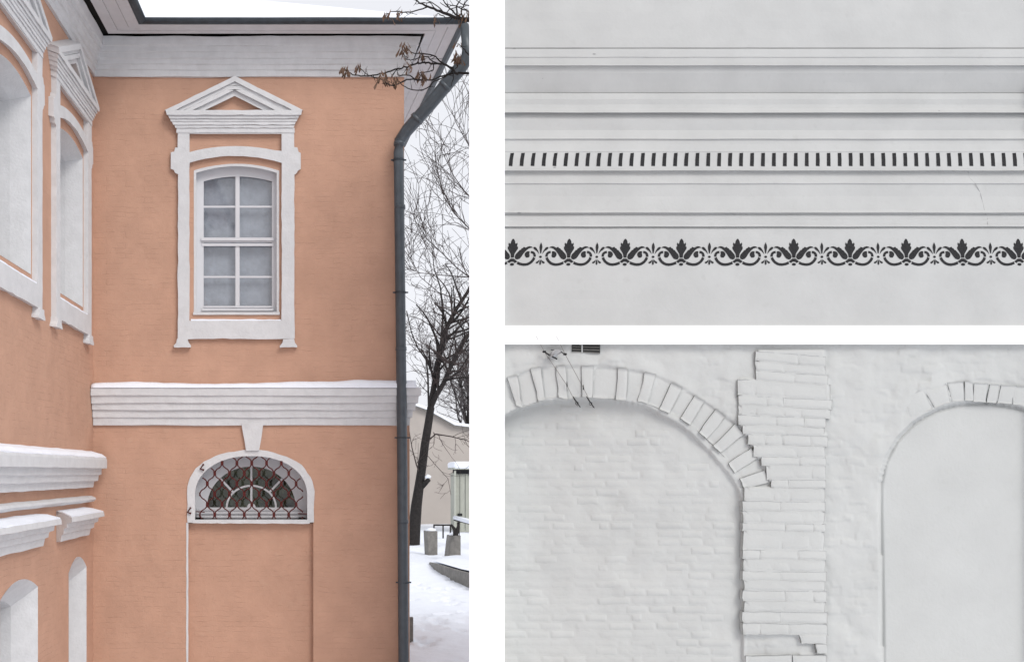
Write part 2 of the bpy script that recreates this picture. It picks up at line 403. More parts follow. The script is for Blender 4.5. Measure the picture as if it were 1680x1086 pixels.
# sash window
def make_window(fm, parent, curtain=True):
    w = MB()
    fo = win_loop(0, -4)
    inner = [(334, 507)]+arcpts(334, 446, 298, 290)+[(446, 507)]
    w.plate([fo, inner], fm, -.22, -.14)
    wf = w.build('window', M['joinery'], parent, bevel=.004)
    def b(nm, x0, x1, y0, y1, d0, d1):
        q = MB(); q.plate([[(x0, y0), (x1, y0), (x1, y1), (x0, y1)]], fm, d0, d1, back=True); q.build(nm, M['joinery'], wf, bevel=.003)
    b('mullion', 386, 393, 290, 390, -.20, -.145); b('mullion', 386, 393, 404, 502, -.20, -.145)
    for y in (339.5, 454.5): 
        b('glazing_bar', 334, 386, y-1.6, y+1.6, -.20, -.155); b('glazing_bar', 393, 446, y-1.6, y+1.6, -.20, -.155)
    b('meeting_rail', 330, 449, 390, 395, -.20, -.10); b('transom_moulding', 331, 448, 395, 398, -.2, -.13); b('lower_rail', 331, 449, 399.5, 404, -.20, -.125)
    b('bottom_rail', 333, 447, 502, 505, -.20, -.13); b('weather_board', 331, 449, 506, 510, -.20, -.10)
    for (x0, x1) in ((334, 386), (393, 446)):
        for (y0, y1) in ((290, 338), (341, 390), (404, 453), (456, 502)):
            if y0 == 290:
                full = arcpts(334, 446, 298, 290, 24); lp = [(x, y) for x, y in full if x0-1 <= x <= x1+1]; lp = [(x0-1, y1+1)]+lp+[(x1+1, y1+1)]
            else: lp = [(x0-1, y0-1), (x1+1, y0-1), (x1+1, y1+1), (x0-1, y1+1)]
            q = MB(); q.plate([lp], fm, -.19, -.18); q.build('pane', M['glass'], wf)
    if curtain:
        vs = []; nx, ny = 70, 50
        for j in range(ny+1):
            for i in range(nx+1):
                x = 322+i*(135/nx); y = 287+j*(228/ny)
                d = -.30+.022*nz((i*.10+j*.03, j*.07), 1, 3)+.008*nz((i*.35, j*.1+i*.1), 1, 8)
                vs.append(fm(x, y, d))
        fs = [(j*(nx+1)+i, j*(nx+1)+i+1, (j+1)*(nx+1)+i+1, (j+1)*(nx+1)+i) for j in range(ny) for i in range(nx)]
        mk('curtain', vs, fs, M['curtain'], wf, smooth=True, fix=False)
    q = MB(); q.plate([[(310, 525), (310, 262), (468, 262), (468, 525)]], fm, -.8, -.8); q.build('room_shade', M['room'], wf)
    return wf
make_window(FR, house)
# white plastered window reveal + sill
mb = MB(); mb.plate([rough(win_loop(0, -1.0), 20, .5), win_loop(0, 3)], FR, -.16, .004); mb.build('reveal', M['white'], house)
mb = MB(); mb.plate([rough([(317, 512), (459, 512), (459, 516.5), (317, 516.5)], 12, .5)], FR, -.16, .03); mb.build('window_sill', M['white'], house)
# faint peach hood inside surround is the wall itself
# keystone under the band
mb = MB(); mb.plate([rough([(396, 694), (433, 694), (425, 739), (404, 739)], 8, .9, 4)], FR, 0, .06); mb.build('keystone', M['white'], house, bevel=.01)

# --- left wing wall, perpendicular, at X = LX
def LW(tc):
    """map px window frame onto the left wing about depth tc"""
    def f(x, y, d=0):
        return Vector((LX+d, tc+(x-388)/100, EYE+(CY-y)/100*(1-d/D)))
    return f
def LT(t, z, d=0): return Vector((LX+d, t, EYE+z))
def loop_tz(px_loop, tc): return [(tc+(x-388)/100, (CY-y)/100) for x, y in px_loop]
W1, W2 = 12.12, 14.66
def niche_tz(tc, h, top, rise, bot=-4.2, n=14):
    return [(tc-h, bot)]+[(tc+h*(2*k/n-1), top-rise*((2*k/n-1)**2)) for k in range(n+1)]+[(tc+h, bot)]
N1 = niche_tz(12.38, .72, -1.36, .17); N2 = niche_tz(15.07, .50, -1.30, .2)
lo = [(4, -3.7), (4, 7.35), (16.0, 7.35), (16.0, -3.7)]
mb = MB()
N1b = [(a, max(b, -3.65)) for a, b in N1]; N2b = [(a, max(b, -3.65)) for a, b in N2]
mb.plate([lo, loop_tz(win_loop(), W1), loop_tz(win_loop(), W2), N1b, N2b], LT, -.05, 0)
mb.build('wing_wall', M['peach'], house)
def shrink(loop, k, c): return [(c[0]+(a-c[0])*k, c[1]+(b-c[1])*k) for a, b in loop]
def reveal(loop, depth, splay, centre, name, mat):
    n = len(loop); inner = shrink(loop, splay, centre)
    vs = [LT(a, b, .003) for a, b in loop]+[LT(a, b, -depth*.42) for a, b in shrink(loop, 1-(1-splay)*.9, centre)]+[LT(a, b, -depth) for a, b in inner]
    fs = [(i, (i+1) % n, (i+1) % n+n, i+n) for i in range(n)]+[(i+n, (i+1) % n+n, (i+1) % n+2*n, i+2*n) for i in range(n)]+[tuple(range(2*n, 3*n))]
    mk(name, vs, fs, mat, house)
for tc in (W1, W2):
    reveal(loop_tz(win_loop(), tc), .62, .93, (tc, 3.8), 'blind_window', M['white'])
    make_surround(LW(tc), house, tc)
reveal(N1b, .75, .80, (12.38, -2.9), 'blind_niche', M['white'])
reveal(N2b, .6, .82, (15.07, -2.9), 'blind_niche', M['white'])
# wing string course, roll and capitals
def profile_strip(name, t0, t1, prof, snow=None, taper=True, mat=None):
    """prof (d,z) swept from t0 to t1 with returned ends"""
    vs = []; fs = []; n = max(2, int((t1-t0)/.12)); m = len(prof)
    for j in range(n+1):
        t = t0+(t1-t0)*j/n
        for k, (d, z) in enumerate(prof):
            tt = t
            if taper and j == n: tt = t1+d*.75
            if taper and j == 0: tt = t0-d*.75
            a = .008*nz((t*3, k*2.3, 1), 1, 3); b = .009*nz((t*2.5, k*1.9, 4), 1, 7)
            vs.append(LT(min(tt, 15.995), z+b, d+(a if d > .01 else 0)))
    fs = [(j*m+k, j*m+k+1, (j+1)*m+k+1, (j+1)*m+k) for j in range(n) for k in range(m-1)]+[tuple(range(m)), tuple(n*m+k for k in range(m))]
    return mk(name, vs, fs, mat or M['white'], house)
bandp = [(0, .30), (.10, .31), (.26, .24), (.275, .20), (.275, .07), (.20, .06), (.20, -.03), (.16, -.045), (.15, -.13), (.10, -.145), (.09, -.235), (0, -.24)]
profile_strip('wing_band', 5, 15.6, bandp)
profile_strip('band_snow', 5, 15.6, [(0, .335), (.06, .345), (.20, .30), (.265, .245), (.26, .225), (0, .225)], mat=M['snow'])
profile_strip('wing_roll', 5, 15.66, [(0, -.37), (.05, -.372), (.10, -.40), (.11, -.43), (.08, -.465), (0, -.48)])
capp = [(0, -.56), (.12, -.575), (.27, -.63), (.28, -.70), (.20, -.72), (.19, -.78), (.14, -.80), (.13, -.87), (.09, -.89), (.075, -.985), (0, -.99)]
profile_strip('niche_hood', 9.6, 13.05, capp); profile_strip('niche_hood', 13.95, 15.42, capp)
for a, b in ((9.6, 13.05), (13.95, 15.42)):
    profile_strip('hood_snow', a, b, [(0, -.545), (.12, -.56), (.262, -.612), (.262, -.632), (0, -.60)], mat=M['snow'])
# front band, wraps the right corner
FBx = [(-4.11, 16), (1.02, 16), (.42, 21.3)]
sweep(FBx, [(0, EYE+1.42), (.19, EYE+1.375), (.20, EYE+1.36), (.20, EYE+1.25), (.165, EYE+1.235), (.16, EYE+1.13), (.125, EYE+1.12), (.12, EYE+1.02), (.085, EYE+1.01), (.08, EYE+.90), (.05, EYE+.885), (.045, EYE+.775), (0, EYE+.77)], 'string_course', M['white'], house, amp=.009)
# snow on it, uneven
vs = []; n = 90
for i in range(n+1):
    x = -4.10+5.26*i/n; h = .035+.05*max(0, nz((x*.9, 3), 1, 4)+.25)+.015*nz((x*4, 1), 1, 6)+.035*max(0, min(1, (x+1)/1.5))
    for (d, z) in ((.0, h+.03), (.08, h+.035), (.16, h+.015), (.215, h*.55), (.215, -.015)): vs.append((x, 16-d, EYE+1.385+z))
fs = [(i*5+k, i*5+k+1, (i+1)*5+k+1, (i+1)*5+k) for i in range(n) for k in range(4)]+[tuple(range(5)), tuple(n*5+k for k in range(5))]
mk('band_snow', vs, fs, M['snow'], house, smooth=True)
# main cornice round both walls
CPATH = [(LX, 4), (LX, 16), (.98, 16), (.40, 21.4)]
cz = lambda y, d: EYE+(CY-y)/100*(1-d/D)
cp = [(0, 127, .0), (.04, 126, 0), (.046, 116.5, 0), (.072, 114, 0), (.08, 107.5, 0), (.104, 105, 0), (.11, 98, 0), (.136, 95, 0), (.142, 87.5, 0), (.17, 85, 0), (.176, 77, 0), (.205, 74, 0), (.23, 60, 0), (0, 60, 0)]
sweep(CPATH, [(d, cz(y, d)) for d, y, _ in cp], 'cornice', M['white'], house, amp=.011, seg=.12)
# eaves: soffit boards set off the wall by a dark gap, gutter, roof snow
ZS = EYE+7.15*.987
EO = [(-3.22, 4), (-3.22, 15.35), (1.83, 15.35), (1.22, 21.2)]
def eave_line(k):     # k=0 at wall side, 1 outer
    inn = [(-3.80, 4), (-3.80, 15.70), (1.30, 15.70), (.72, 21.2)]
    return [(inn[i][0]+(EO[i][0]-inn[i][0])*k, inn[i][1]+(EO[i][1]-inn[i][1])*k) for i in range(4)]
def strip_between(l0, l1, z, th, name, mat):
    m = MB()
    for i in range(3):
        a, b, c, d = l0[i], l0[i+1], l1[i+1], l1[i]
        m.add([(*a, z), (*b, z), (*c, z), (*d, z), (*a, z+th), (*b, z+th), (*c, z+th), (*d, z+th)], [(0, 1, 2, 3), (4, 5, 6, 7), (0, 1, 5, 4), (2, 3, 7, 6), (1, 2, 6, 5), (0, 3, 7, 4)])
    return m.build(name, mat, house)
cuts = [0, .30, .64, 1.0]
for i in range(3):
    strip_between(eave_line(cuts[i]+(.012 if i else 0)), eave_line(cuts[i+1]), ZS+(.004 if i % 2 else 0), .03, 'soffit_board', M['soffit'])
strip_between([(-4.3, 4), (-4.3, 16.2), (.9, 16.2), (.3, 21.2)], eave_line(1.0), ZS+.055, .01, 'eaves_lining', M['void'])  # near-black roof underside, shadow of the gap put into its colour
def gut(off): return [(EO[0][0]+off, 4), (EO[1][0]+off, EO[1][1]-off), (EO[2][0]+off, EO[2][1]-off), (EO[3][0]+off, EO[3][1])]
sweep(EO, [(-.02, ZS-.005), (.04, ZS-.02), (.09, ZS+.0), (.11, ZS+.03), (.11, ZS+.05), (.085, ZS+.05), (.06, ZS+.02), (-.02, ZS+.02), (-.02, ZS+.09), (.0, ZS+.09)], 'gutter', M['gutter'], house, amp=.003, seg=.6)
# roof planes with snow
ph = math.tan(math.radians(29))
zr = ZS+.075
rv = [(-3.24, 4, zr), (-3.24, 15.35, zr), (1.85, 15.35, zr), (1.24, 21.2, zr), (-8.2, 20.3, zr+4.95*ph), (-1.5, 19.3, zr+3.95*ph), (-8.2, 4, zr+4.95*ph), (-1.9, 21.2, zr+4*ph)]
mk('snowy_roof', [(a, b, c+.0) for a, b, c in rv], [(0, 1, 4, 6), (1, 2, 5, 4), (2, 3, 7, 5), (4, 5, 7)], M['snow'], house)
mk('roof_edge', [(LX, 4, zr+.001), (-3.22, 4, zr-.01), (-3.22, 15.37, zr-.01), (1.83, 15.37, zr-.01), (1.24, 21.2, zr-.01), (.3, 21.2, zr-.01), (.3, 16.4, zr-.01), (LX, 16.4, zr-.01)], [(0, 1, 2, 7), (2, 3, 6, 7), (3, 4, 5, 6)], M['gutter'], house)
# downpipe
pp = [P(762, 42, 15.25), P(767, 80, 15.22), P(765, 98, 15.25), P(752, 116, 15.32), P(700, 178, 15.6), P(668, 214, 15.76), P(655, 232, 15.82), P(654, 250, 15.82), P(657, 500, 15.82), P(660, 760, 15.82), P(662, 1086, 15.80), P(662, 1110, 15.80)]
mb = MB(); mb.tube(pp, [.07, .085, .1, .11, .105, .10, .088, .083, .083, .085, .085, .085], 16)
pipe = mb.build('downpipe', M['pipe'], house, smooth=True)
for (x, y) in ((654, 263), (657, 480), (660, 718), (662, 955)):
    mb = MB(); c = P(x, y, 15.82)
    mb.tube([c+Vector((0, 0, -.012)), c+Vector((0, 0, .012))], .097, 16); mb.box((c.x-.125, c.y-.01, c.z-.01), (c.x+.125, c.y+.01, c.z+.012)); mb.box((c.x-.01, c.y, c.z-.01), (c.x+.01, 16.02, c.z+.01))
    mb.build('pipe_clamp', M['gutter'], pipe)
for (x, y, k) in ((656, 340, 0), (658, 572, 0), (661, 855, 0), (655, 236, 1)):
    mb = MB(); c = P(x, y, 15.82); mb.tube([c+Vector((0, 0, -.03)), c+Vector((0, 0, .03))], [.093, .089], 16); mb.build('pipe_joint', M['pipe'], pipe, smooth=True)
for t in (.25, .8):
    a, b = P(752, 116, 15.32), P(668, 214, 15.76); c = a.lerp(b, t); d = (b-a).normalized()
    mb = MB(); mb.tube([c-d*.03, c+d*.03], [.112, .116], 16); mb.build('pipe_joint', M['pipe'], pipe, smooth=True)

# ------------------------------------------------------------------ added wall standing in for white page gutters, holds two relief panels
DW = 13.0
def WP(x, y, r=0): return P(x, y, DW+r)      # r = recess behind the wall face
ww = thing('page_gutter_wall', 'white page gutters built as a tall added wall right of the peach house, framing two grey reliefs', 'wall', (4.8, DW, 0))
T = (828, -42, 1704, 534); B = (828, 565, 1704, 1130)
xa, xb, ya, yb = 770, 1760, -60, 1185
vs = []; fs = []
def quad(x0, y0, x1, y1):
    n = len(vs)
    vs.extend([WP(x0, y0), WP(x1, y0), WP(x1, y1), WP(x0, y1)]); fs.append((n, n+1, n+2, n+3))
quad(xa, ya, T[0], yb); quad(T[2], ya, xb, yb); quad(T[0], T[3], T[2], B[1]); quad(T[0], ya, T[2], T[1]); quad(T[0], B[3], T[2], yb)
def ring(x0, y0, x1, y1, g, dep):      # opening cheeks, splayed backwards
    n = len(vs)
    f = [WP(x0, y0), WP(x1, y0), WP(x1, y1), WP(x0, y1)]
    sx, sz = .85*dep, (.75 if y0 < 500 else .2)*dep
    b = [f[0]+Vector((0, dep, sz)), f[1]+Vector((sx, dep, sz)), f[2]+Vector((sx, dep, 0)), f[3]+Vector((0, dep, 0))]
    vs.extend(f+b); fs.extend([(n+i, n+(i+1) % 4, n+4+(i+1) % 4, n+4+i) for i in range(4)])
ring(*T, 1, .45); ring(*B, 1, .72)
n = len(vs); f = [WP(xa, ya), WP(xb, ya), WP(xb, yb), WP(xa, yb)]
b = [f[0]+Vector((.4, .75, 0)), f[1]+Vector((0, .75, 0)), f[2]+Vector((0, .75, 0)), f[3]+Vector((.4, .75, 0))]
vs += f+b; fs += [(n+i, n+(i+1) % 4, n+4+(i+1) % 4, n+4+i) for i in range(4)]+[(n+4, n+5, n+6, n+7)]
mk('wall_face', vs, fs, M['page'], ww)

# ---- upper relief: plaster cornice
tp = thing('moulded_plaster_panel', 'grey plaster cornice of long horizontal mouldings, black dentil slots and a stencilled frieze', 'plaster cornice', (4.8, DW, EYE+3))
prof = [(-50, .045), (77, .045), (79, .045), (79.6, .075), (80.6, .030), (94, .028), (95, .034), (106, .034), (106.6, .020), (107.6, .012), (109, .050), (111, .052), (120, .060), (152, .135), (153.2, .142), (154, .118), (163, .110), (172, .118), (178, .112), (184, .080), (185, .062), (186.2, .118), (189, .112), (197, .098), (204, .104), (214, .112), (226, .092), (228, .086), (229.5, .100), (236, .098), (245, .088), (249, .080), (250, .083), (276, .062), (279, .060), (280, .042), (281.2, .085), (284, .084), (301, .060), (302.5, .070), (322, .074), (345, .060), (348, .052), (349, .035), (350.6, .070), (353, .070), (354, .060), (360, .058), (361, .050), (368, .048), (369, .040), (371.6, .036), (373, .066), (376, .052), (534, .052), (560, .052)]
prof = [(y, .012+(r_-.022)*1.45) for y, r_ in prof]
def prof_r(y):
    for (a, ra), (b, rb) in zip(prof, prof[1:]):
        if a <= y <= b: return ra+(rb-ra)*(y-a)/(b-a+1e-9)
    return .05
nx = 70
def mould(y0, y1, name):
    pr = [(y, r) for y, r in prof if y0 <= y <= y1]
    full = []
    for (a, b) in zip(pr, pr[1:]):
        k = max(1, int((b[0]-a[0])/14))
        full += [(a[0]+(b[0]-a[0])*i/k, a[1]+(b[1]-a[1])*i/k) for i in range(k)]
    full.append(pr[-1]); m = len(full); vs = []
    for i in range(nx+1):
        x = 815+(1735-815)*i/nx
        for k, (y, r) in enumerate(full):
            e = 0 if k in (0, m-1) else .55*nz((x*.012, y*.3), 1, 3)
            vs.append(WP(x, y+e, max(.006, r+.0035*nz((x*.011, y*.09), 1, 1)+.0015*nz((x*.05, y*.4), 1, 6))))
    fs = [(i*m+k, i*m+k+1, (i+1)*m+k+1, (i+1)*m+k) for i in range(nx) for k in range(m-1)]
    mk(name, vs, fs, M['plaster'], tp)
mould(-50, 79, 'upper_field'); mould(79, 109, 'fillet_moulding'); mould(109, 154, 'cove_moulding'); mould(154, 186.2, 'ogee_moulding')
mould(186.2, 229.5, 'torus_moulding'); mould(229.5, 281.2, 'dentil_band'); mould(281.2, 350.6, 'broad_moulding'); mould(350.6, 373, 'stepped_fillet'); mould(373, 560, 'lower_field')
# dentil slots
for k in range(48):
    x = 838.5+k*17.97
    if x > 1690: break
    lean = (1250-x)/420*3.2
    j = lambda s: .35*nz((k*1.7, s), 1, 2)
    lp = [(x-2.5+lean*.5+j(1), 251.5+j(2)), (x+3.2+lean*.5+j(3), 251), (x+3.1+j(4), 262), (x+2.9-lean*.25+j(5), 273+j(6)), (x-3.2-lean*.25, 272.5), (x-3.0+j(7), 262)]
    mb = MB(); mb.plate([lp], lambda a, b, d: WP(a, b, prof_r(b)-d), -.01, .004, back=True); mb.build('dentil_slot', M['stencil'], tp)
# stencilled frieze, each motif a thin coat of paint
leaf = [(780,150),(802,190),(808,235),(825,240),(845,215),(855,250),(845,290),(865,305),(858,345),(825,390),(790,440),(775,515),(712,515),(705,440),(680,390),(650,345),(645,305),(665,290),(660,250),(675,215),(695,240),(712,235),(722,190)]
leaf = [(x+ (0 if x > 745 else 0), y) for x, y in leaf]
leafR = [(762,150),(784,190),(792,235),(808,240),(826,215),(836,250),(828,290),(848,305),(843,345),(815,390),(785,440),(775,515)]
leaf = [(745, 142)]+leafR+[(1490-x, y) for x, y in leafR[::-1]]
sideR = [(790,500),(805,450),(850,400),(880,365),(900,360),(920,330),(940,325),(960,300),(985,312),(1000,318),(1030,300),(1070,288),(1110,296),(1142,318),(1100,322),(1060,334),(1010,375),(960,435),(920,500),(890,535),(840,552),(805,540)]
ball = [(1080,390),(1078,440),(1085,470),(1080,498),(1055,514),(1015,512),(985,470),(985,430),(1010,400),(1045,385)]
basep = [(642,590),(715,532),(775,532),(848,590),(800,622),(775,600),(745,592),(715,600),(690,622)]
def stroke(pts, w):
    L_, R_ = [], []
    for i, p in enumerate(pts):
        a = pts[max(0, i-1)]; b = pts[min(len(pts)-1, i+1)]; dx, dy = b[0]-a[0], b[1]-a[1]; l = math.hypot(dx, dy); ww_ = w[i] if isinstance(w, list) else w
        L_.append((p[0]-dy/l*ww_/2, p[1]+dx/l*ww_/2)); R_.append((p[0]+dy/l*ww_/2, p[1]-dx/l*ww_/2))
    return L_+R_[::-1]
def smooth_path(pts, n=4):
    out = []
    for i in range(len(pts)-1):
        p0, p1, p2, p3 = pts[max(0, i-1)], pts[i], pts[i+1], pts[min(len(pts)-1, i+2)]
        for k in range(n):
            t = k/n
            out.append(tuple(.5*((2*p1[c])+(-p0[c]+p2[c])*t+(2*p0[c]-5*p1[c]+4*p2[c]-p3[c])*t*t+(-p0[c]+3*p1[c]-3*p2[c]+p3[c])*t**3) for c in (0, 1)))
    out.append(pts[-1]); return out
sc1 = stroke(smooth_path([(845,612),(900,636),(985,650),(1060,638),(1120,600),(1160,552),(1178,512)]), 52)
sc2 = stroke(smooth_path([(1182,496),(1180,460),(1160,425),(1130,408),(1102,406)]), [48]*8+[46]*9)
dot = [(745+42*math.cos(a*math.pi/7), 646+28*math.sin(a*math.pi/7)) for a in range(14)]
mir = lambda l: [(1490-x, y) for x, y in l]
PAL = [leaf, sideR, mir(sideR), ball, mir(ball), basep, sc1, mir(sc1), sc2, mir(sc2), dot]
fc = 1304.0
fl = [[(fc,214),(fc+22,262),(fc+30,310),(fc+20,370),(fc+9,430),(fc-9,430),(fc-20,370),(fc-30,310),(fc-22,262)],
      [(fc+28,445),(fc+50,380),(fc+85,325),(fc+115,303),(fc+145,305),(fc+150,330),(fc+118,362),(fc+80,385)],
      [(fc+28*math.cos(a*math.pi/6), 498+23*math.sin(a*math.pi/6)) for a in range(12)],
      [(fc,548),(fc+18,595),(fc+18,640),(fc,660),(fc-18,640),(fc-18,595)],
      [(fc+12,548),(fc+45,578),(fc+85,600),(fc+88,620),(fc+60,632),(fc+30,605)]]
mf = lambda l: [(2*fc-x, y) for x, y in l]
FLE = fl+[mf(fl[1]), mf(fl[4])]
def motif(polys, cx0, cxpx, name, seed):
    lean = (1250-cxpx)/420*.055
    m = MB()
    for q, pl in enumerate(polys):
        pts = []
        for (x, y) in pl:
            u, v = (x-cx0)/12, 380+y/12
            pts.append((cxpx+u+(433-v)*lean+.18*nz((u*.5, v*.5), 1, seed+q), v+.15*nz((u*.5, v*.5), 1, seed+q+40)))
        m.plate([pts], lambda a, b, d: WP(a, b, prof_r(b)-d), -.006, .0035)
    return m.build(name, M['stencil'], tp)
for k in range(10):
    motif(PAL, 745, 840.0+k*92.5, 'palmette', k*3.3)
for k in range(10):
    motif(FLE, fc, 886.2+k*92.5, 'fleuron', k*4.1)
# hairline crack at the right
mb = MB(); pts = [(1588, 275), (1588.5, 284), (1590, 292), (1600, 301), (1608, 316), (1612, 332), (1615, 345), (1617, 351), (1620, 358), (1620.5, 371)]
mb.tube([WP(x, y, prof_r(y)+.002) for x, y in pts], .0028, 4); mb.build('crack', M['crack'], tp)
# small specks and chips
for k, (x, y, r) in enumerate(((844, 80, 3), (852, 349, 4), (975, 89, 3), (910, 275, 3), (890, 129, 1.5), (1541, 182, 1.5))):
    mb = MB(); mb.plate([rough([(x-r, y), (x-r*.3, y-r*.3), (x+r, y-.2), (x+r*.4, y+r*.35), (x-r*.5, y+r*.35)], 1, .4, k)], lambda a, b, d: WP(a, b, prof_r(b)-d), -.01, .003)
    mb.build('chip', M['crack'], tp)

# ---- lower relief: whitewashed brickwork with two arches
bw = thing('whitewashed_brick_wall', 'thickly whitewashed brick wall with a toothed pier between two blind arches', 'brick wall', (4.8, DW, EYE-1))
PIER = [(575,591,1240,1355,0),(591,607,1240,1355,1),(607,623,1241,1358,0),(623,649,1211,1362,1),(649,665,1212,1365,0),(665,681,1212,1363,1),(681,697,1212,1355,0),(697,712,1219,1353,1),
           (712,729,1228,1358,0),(729,749,1237,1354,1),(749,763,1250,1355,0),(763,786,1258,1354,1),(786,800,1266,1355,0),(800,822,1222,1354,1),(822,838,1219,1354,0),(838,858,1220,1353,1),(858,871,1219,1354,0),
           (871,902,1220,1352,1),(902,917,1219,1355,0),(917,937,1221,1354,1),(937,952,1219,1356,0),(952,968,1221,1354,1),(968,986,1219,1356,0),(986,1003,1222,1354,1),(1003,1021,1219,1357,0),(1022,1040,1220,1357,0)]
gx0, gx1, gy0, gy1, st = 815, 1735, 555, 1140, 2.2
GX = np.arange(gx0, gx1+st, st); GY = np.arange(gy0, gy1+st, st)
XX, YY = np.meshgrid(GX, GY)
ixs = [800, 850, 890, 950, 1000, 1060, 1120, 1165, 1200, 1212, 1219]; iys = [700, 672, 660, 655, 654, 668, 700, 742, 785, 806, 835]
intr = np.interp(XX, ixs, iys)
wob = np.array([[1.6*nz((x*.03, y*.05), 1, 2) for x in GX[::4]] for y in GY[::4]]); wob = np.kron(wob, np.ones((4, 4)))[:XX.shape[0], :XX.shape[1]]
left_in = ((YY > intr) & (XX < 1219+wob)).astype(float)
ex = [800, 850, 900, 1000, 1060, 1110, 1160, 1200, 1240, 1262]; ey = [640, 612, 601, 601, 611, 630, 662, 690, 735, 790]
extr = np.interp(XX, ex, ey)
ringm = ((YY > extr) & (XX < 1262) & (left_in < .5) & (YY < 800)).astype(float)
def blur0(a, n=6):
    for _ in range(n):
        p = np.pad(a, 1, mode='edge'); a = (p[:-2, 1:-1]+p[2:, 1:-1]+p[1:-1, :-2]+p[1:-1, 2:])/4
    return a
rpoly = [(1447, 1150), (1446, 1000), (1444, 900), (1442, 800), (1450, 760), (1470, 722), (1500, 692), (1535, 672), (1575, 661), (1620, 658), (1665, 666), (1710, 680)]
rx = np.interp(YY, [658, 662, 672, 692, 722, 760, 800, 900, 1000, 1150], [1610, 1570, 1535, 1500, 1470, 1450, 1442, 1444, 1446, 1447])
ry = np.interp(XX, [1442, 1450, 1470, 1500, 1535, 1575, 1620, 1665, 1710], [800, 760, 722, 692, 672, 661, 658, 666, 680])
rx = blur0(rx); ry = blur0(ry)
right_in = ((XX > rx) & (YY > ry)).astype(float)
rrx = ((YY > ry-36) & (XX > 1480) & (YY < 720) & (right_in < .5)).astype(float)
pier = ((XX > 1211) & (XX < 1358) & (YY < 1150)).astype(float)
def blur(a, n):
    for _ in range(n):
        p = np.pad(a, 1, mode='edge'); a = (p[:-2, 1:-1]+p[2:, 1:-1]+p[1:-1, :-2]+p[1:-1, 2:]+2*p[1:-1, 1:-1])/6
    return a
# brick relief, drowned in paint
def brick_field(ch, bwid, seed):
    rs = np.random.RandomState(seed)
    warp = blur(rs.randn(*XX.shape), 30)*18; warp2 = blur(rs.randn(*XX.shape), 30)*18
    yy = YY+warp; row = np.floor(yy/ch).astype(int); fy = yy/ch-row
    xx = XX+warp2+(row % 2)*bwid/2+(row*37 % 11); c = np.floor(xx/bwid).astype(int); fx = xx/bwid-c
    rnd = rs.randn(400, 400); off = rnd[row % 400, c % 400]
    joint = np.maximum(np.clip(1-np.minimum(fy, 1-fy)*ch/1.6, 0, 1), np.clip(1-np.minimum(fx, 1-fx)*bwid/1.6, 0, 1))
    vis = np.clip(blur(rs.randn(*XX.shape), 60)*40+.45, 0, 1)
    return blur(off*.0042*vis*(1-joint)+joint*.011*vis, 1)
rel = brick_field(13.6, 36, 4)
rsn = np.random.RandomState(9)
lump = blur(rsn.randn(*XX.shape), 10)*.010+blur(rsn.randn(*XX.shape), 80)*.10
R = .085+lump*1.3
R += .018*blur(ringm, 1)
pcol = np.zeros_like(XX)
for (a_, b_, c_, d_, _f) in PIER: pcol[(YY >= a_-1) & (YY < b_+3) & (XX > c_+3) & (XX < d_-3)] = 1
R = R*(1-blur(pcol, 1))+blur(pcol, 1)*.0415
R += blur(left_in, 1)*(.062)
# left arch filling sunk leftwards, a shape made up to darken that side
R += blur(left_in, 1)*.33*np.clip((1190-XX)/380, 0, 1)**1.5
R += -.012*blur(((XX > 1358) & (XX < 1446)).astype(float), 8)
R += blur(rrx, 1)*.008
R = np.where(blur(right_in, 1) > .02, R*(1-blur(right_in, 1))+blur(right_in, 1)*(.185-.03*np.clip((XX-1480)/180, 0, 1)+.055*np.clip(1-np.minimum(XX-rx, (YY-ry)*.9)/6, 0, 1)), R)
R += .02*blur(((XX > 1224) & (XX < 1312) & (YY > 1040) & (YY < 1075)).astype(float), 1)+.018*blur(((XX > 1312) & (XX < 1340) & (YY > 1054) & (YY < 1072)).astype(float), 1)
RS = R.copy()
R = R+rel*(1-left_in)*(1-right_in)*(1-pcol)+.0012*blur(left_in, 1)
vs = [WP(XX[j, i], YY[j, i], R[j, i]) for j in range(XX.shape[0]) for i in range(XX.shape[1])]
nxg = XX.shape[1]
fs = [(j*nxg+i, j*nxg+i+1, (j+1)*nxg+i+1, (j+1)*nxg+i) for j in range(XX.shape[0]-1) for i in range(nxg-1)]
mk('wall_face', vs, fs, M['plaster2'], bw, smooth=True, fix=False)
def Rat(x, y):
    j = int(round((y-gy0)/st)); i = int(round((x-gx0)/st)); return R[max(0, min(R.shape[0]-1, j)), max(0, min(nxg-1, i))]
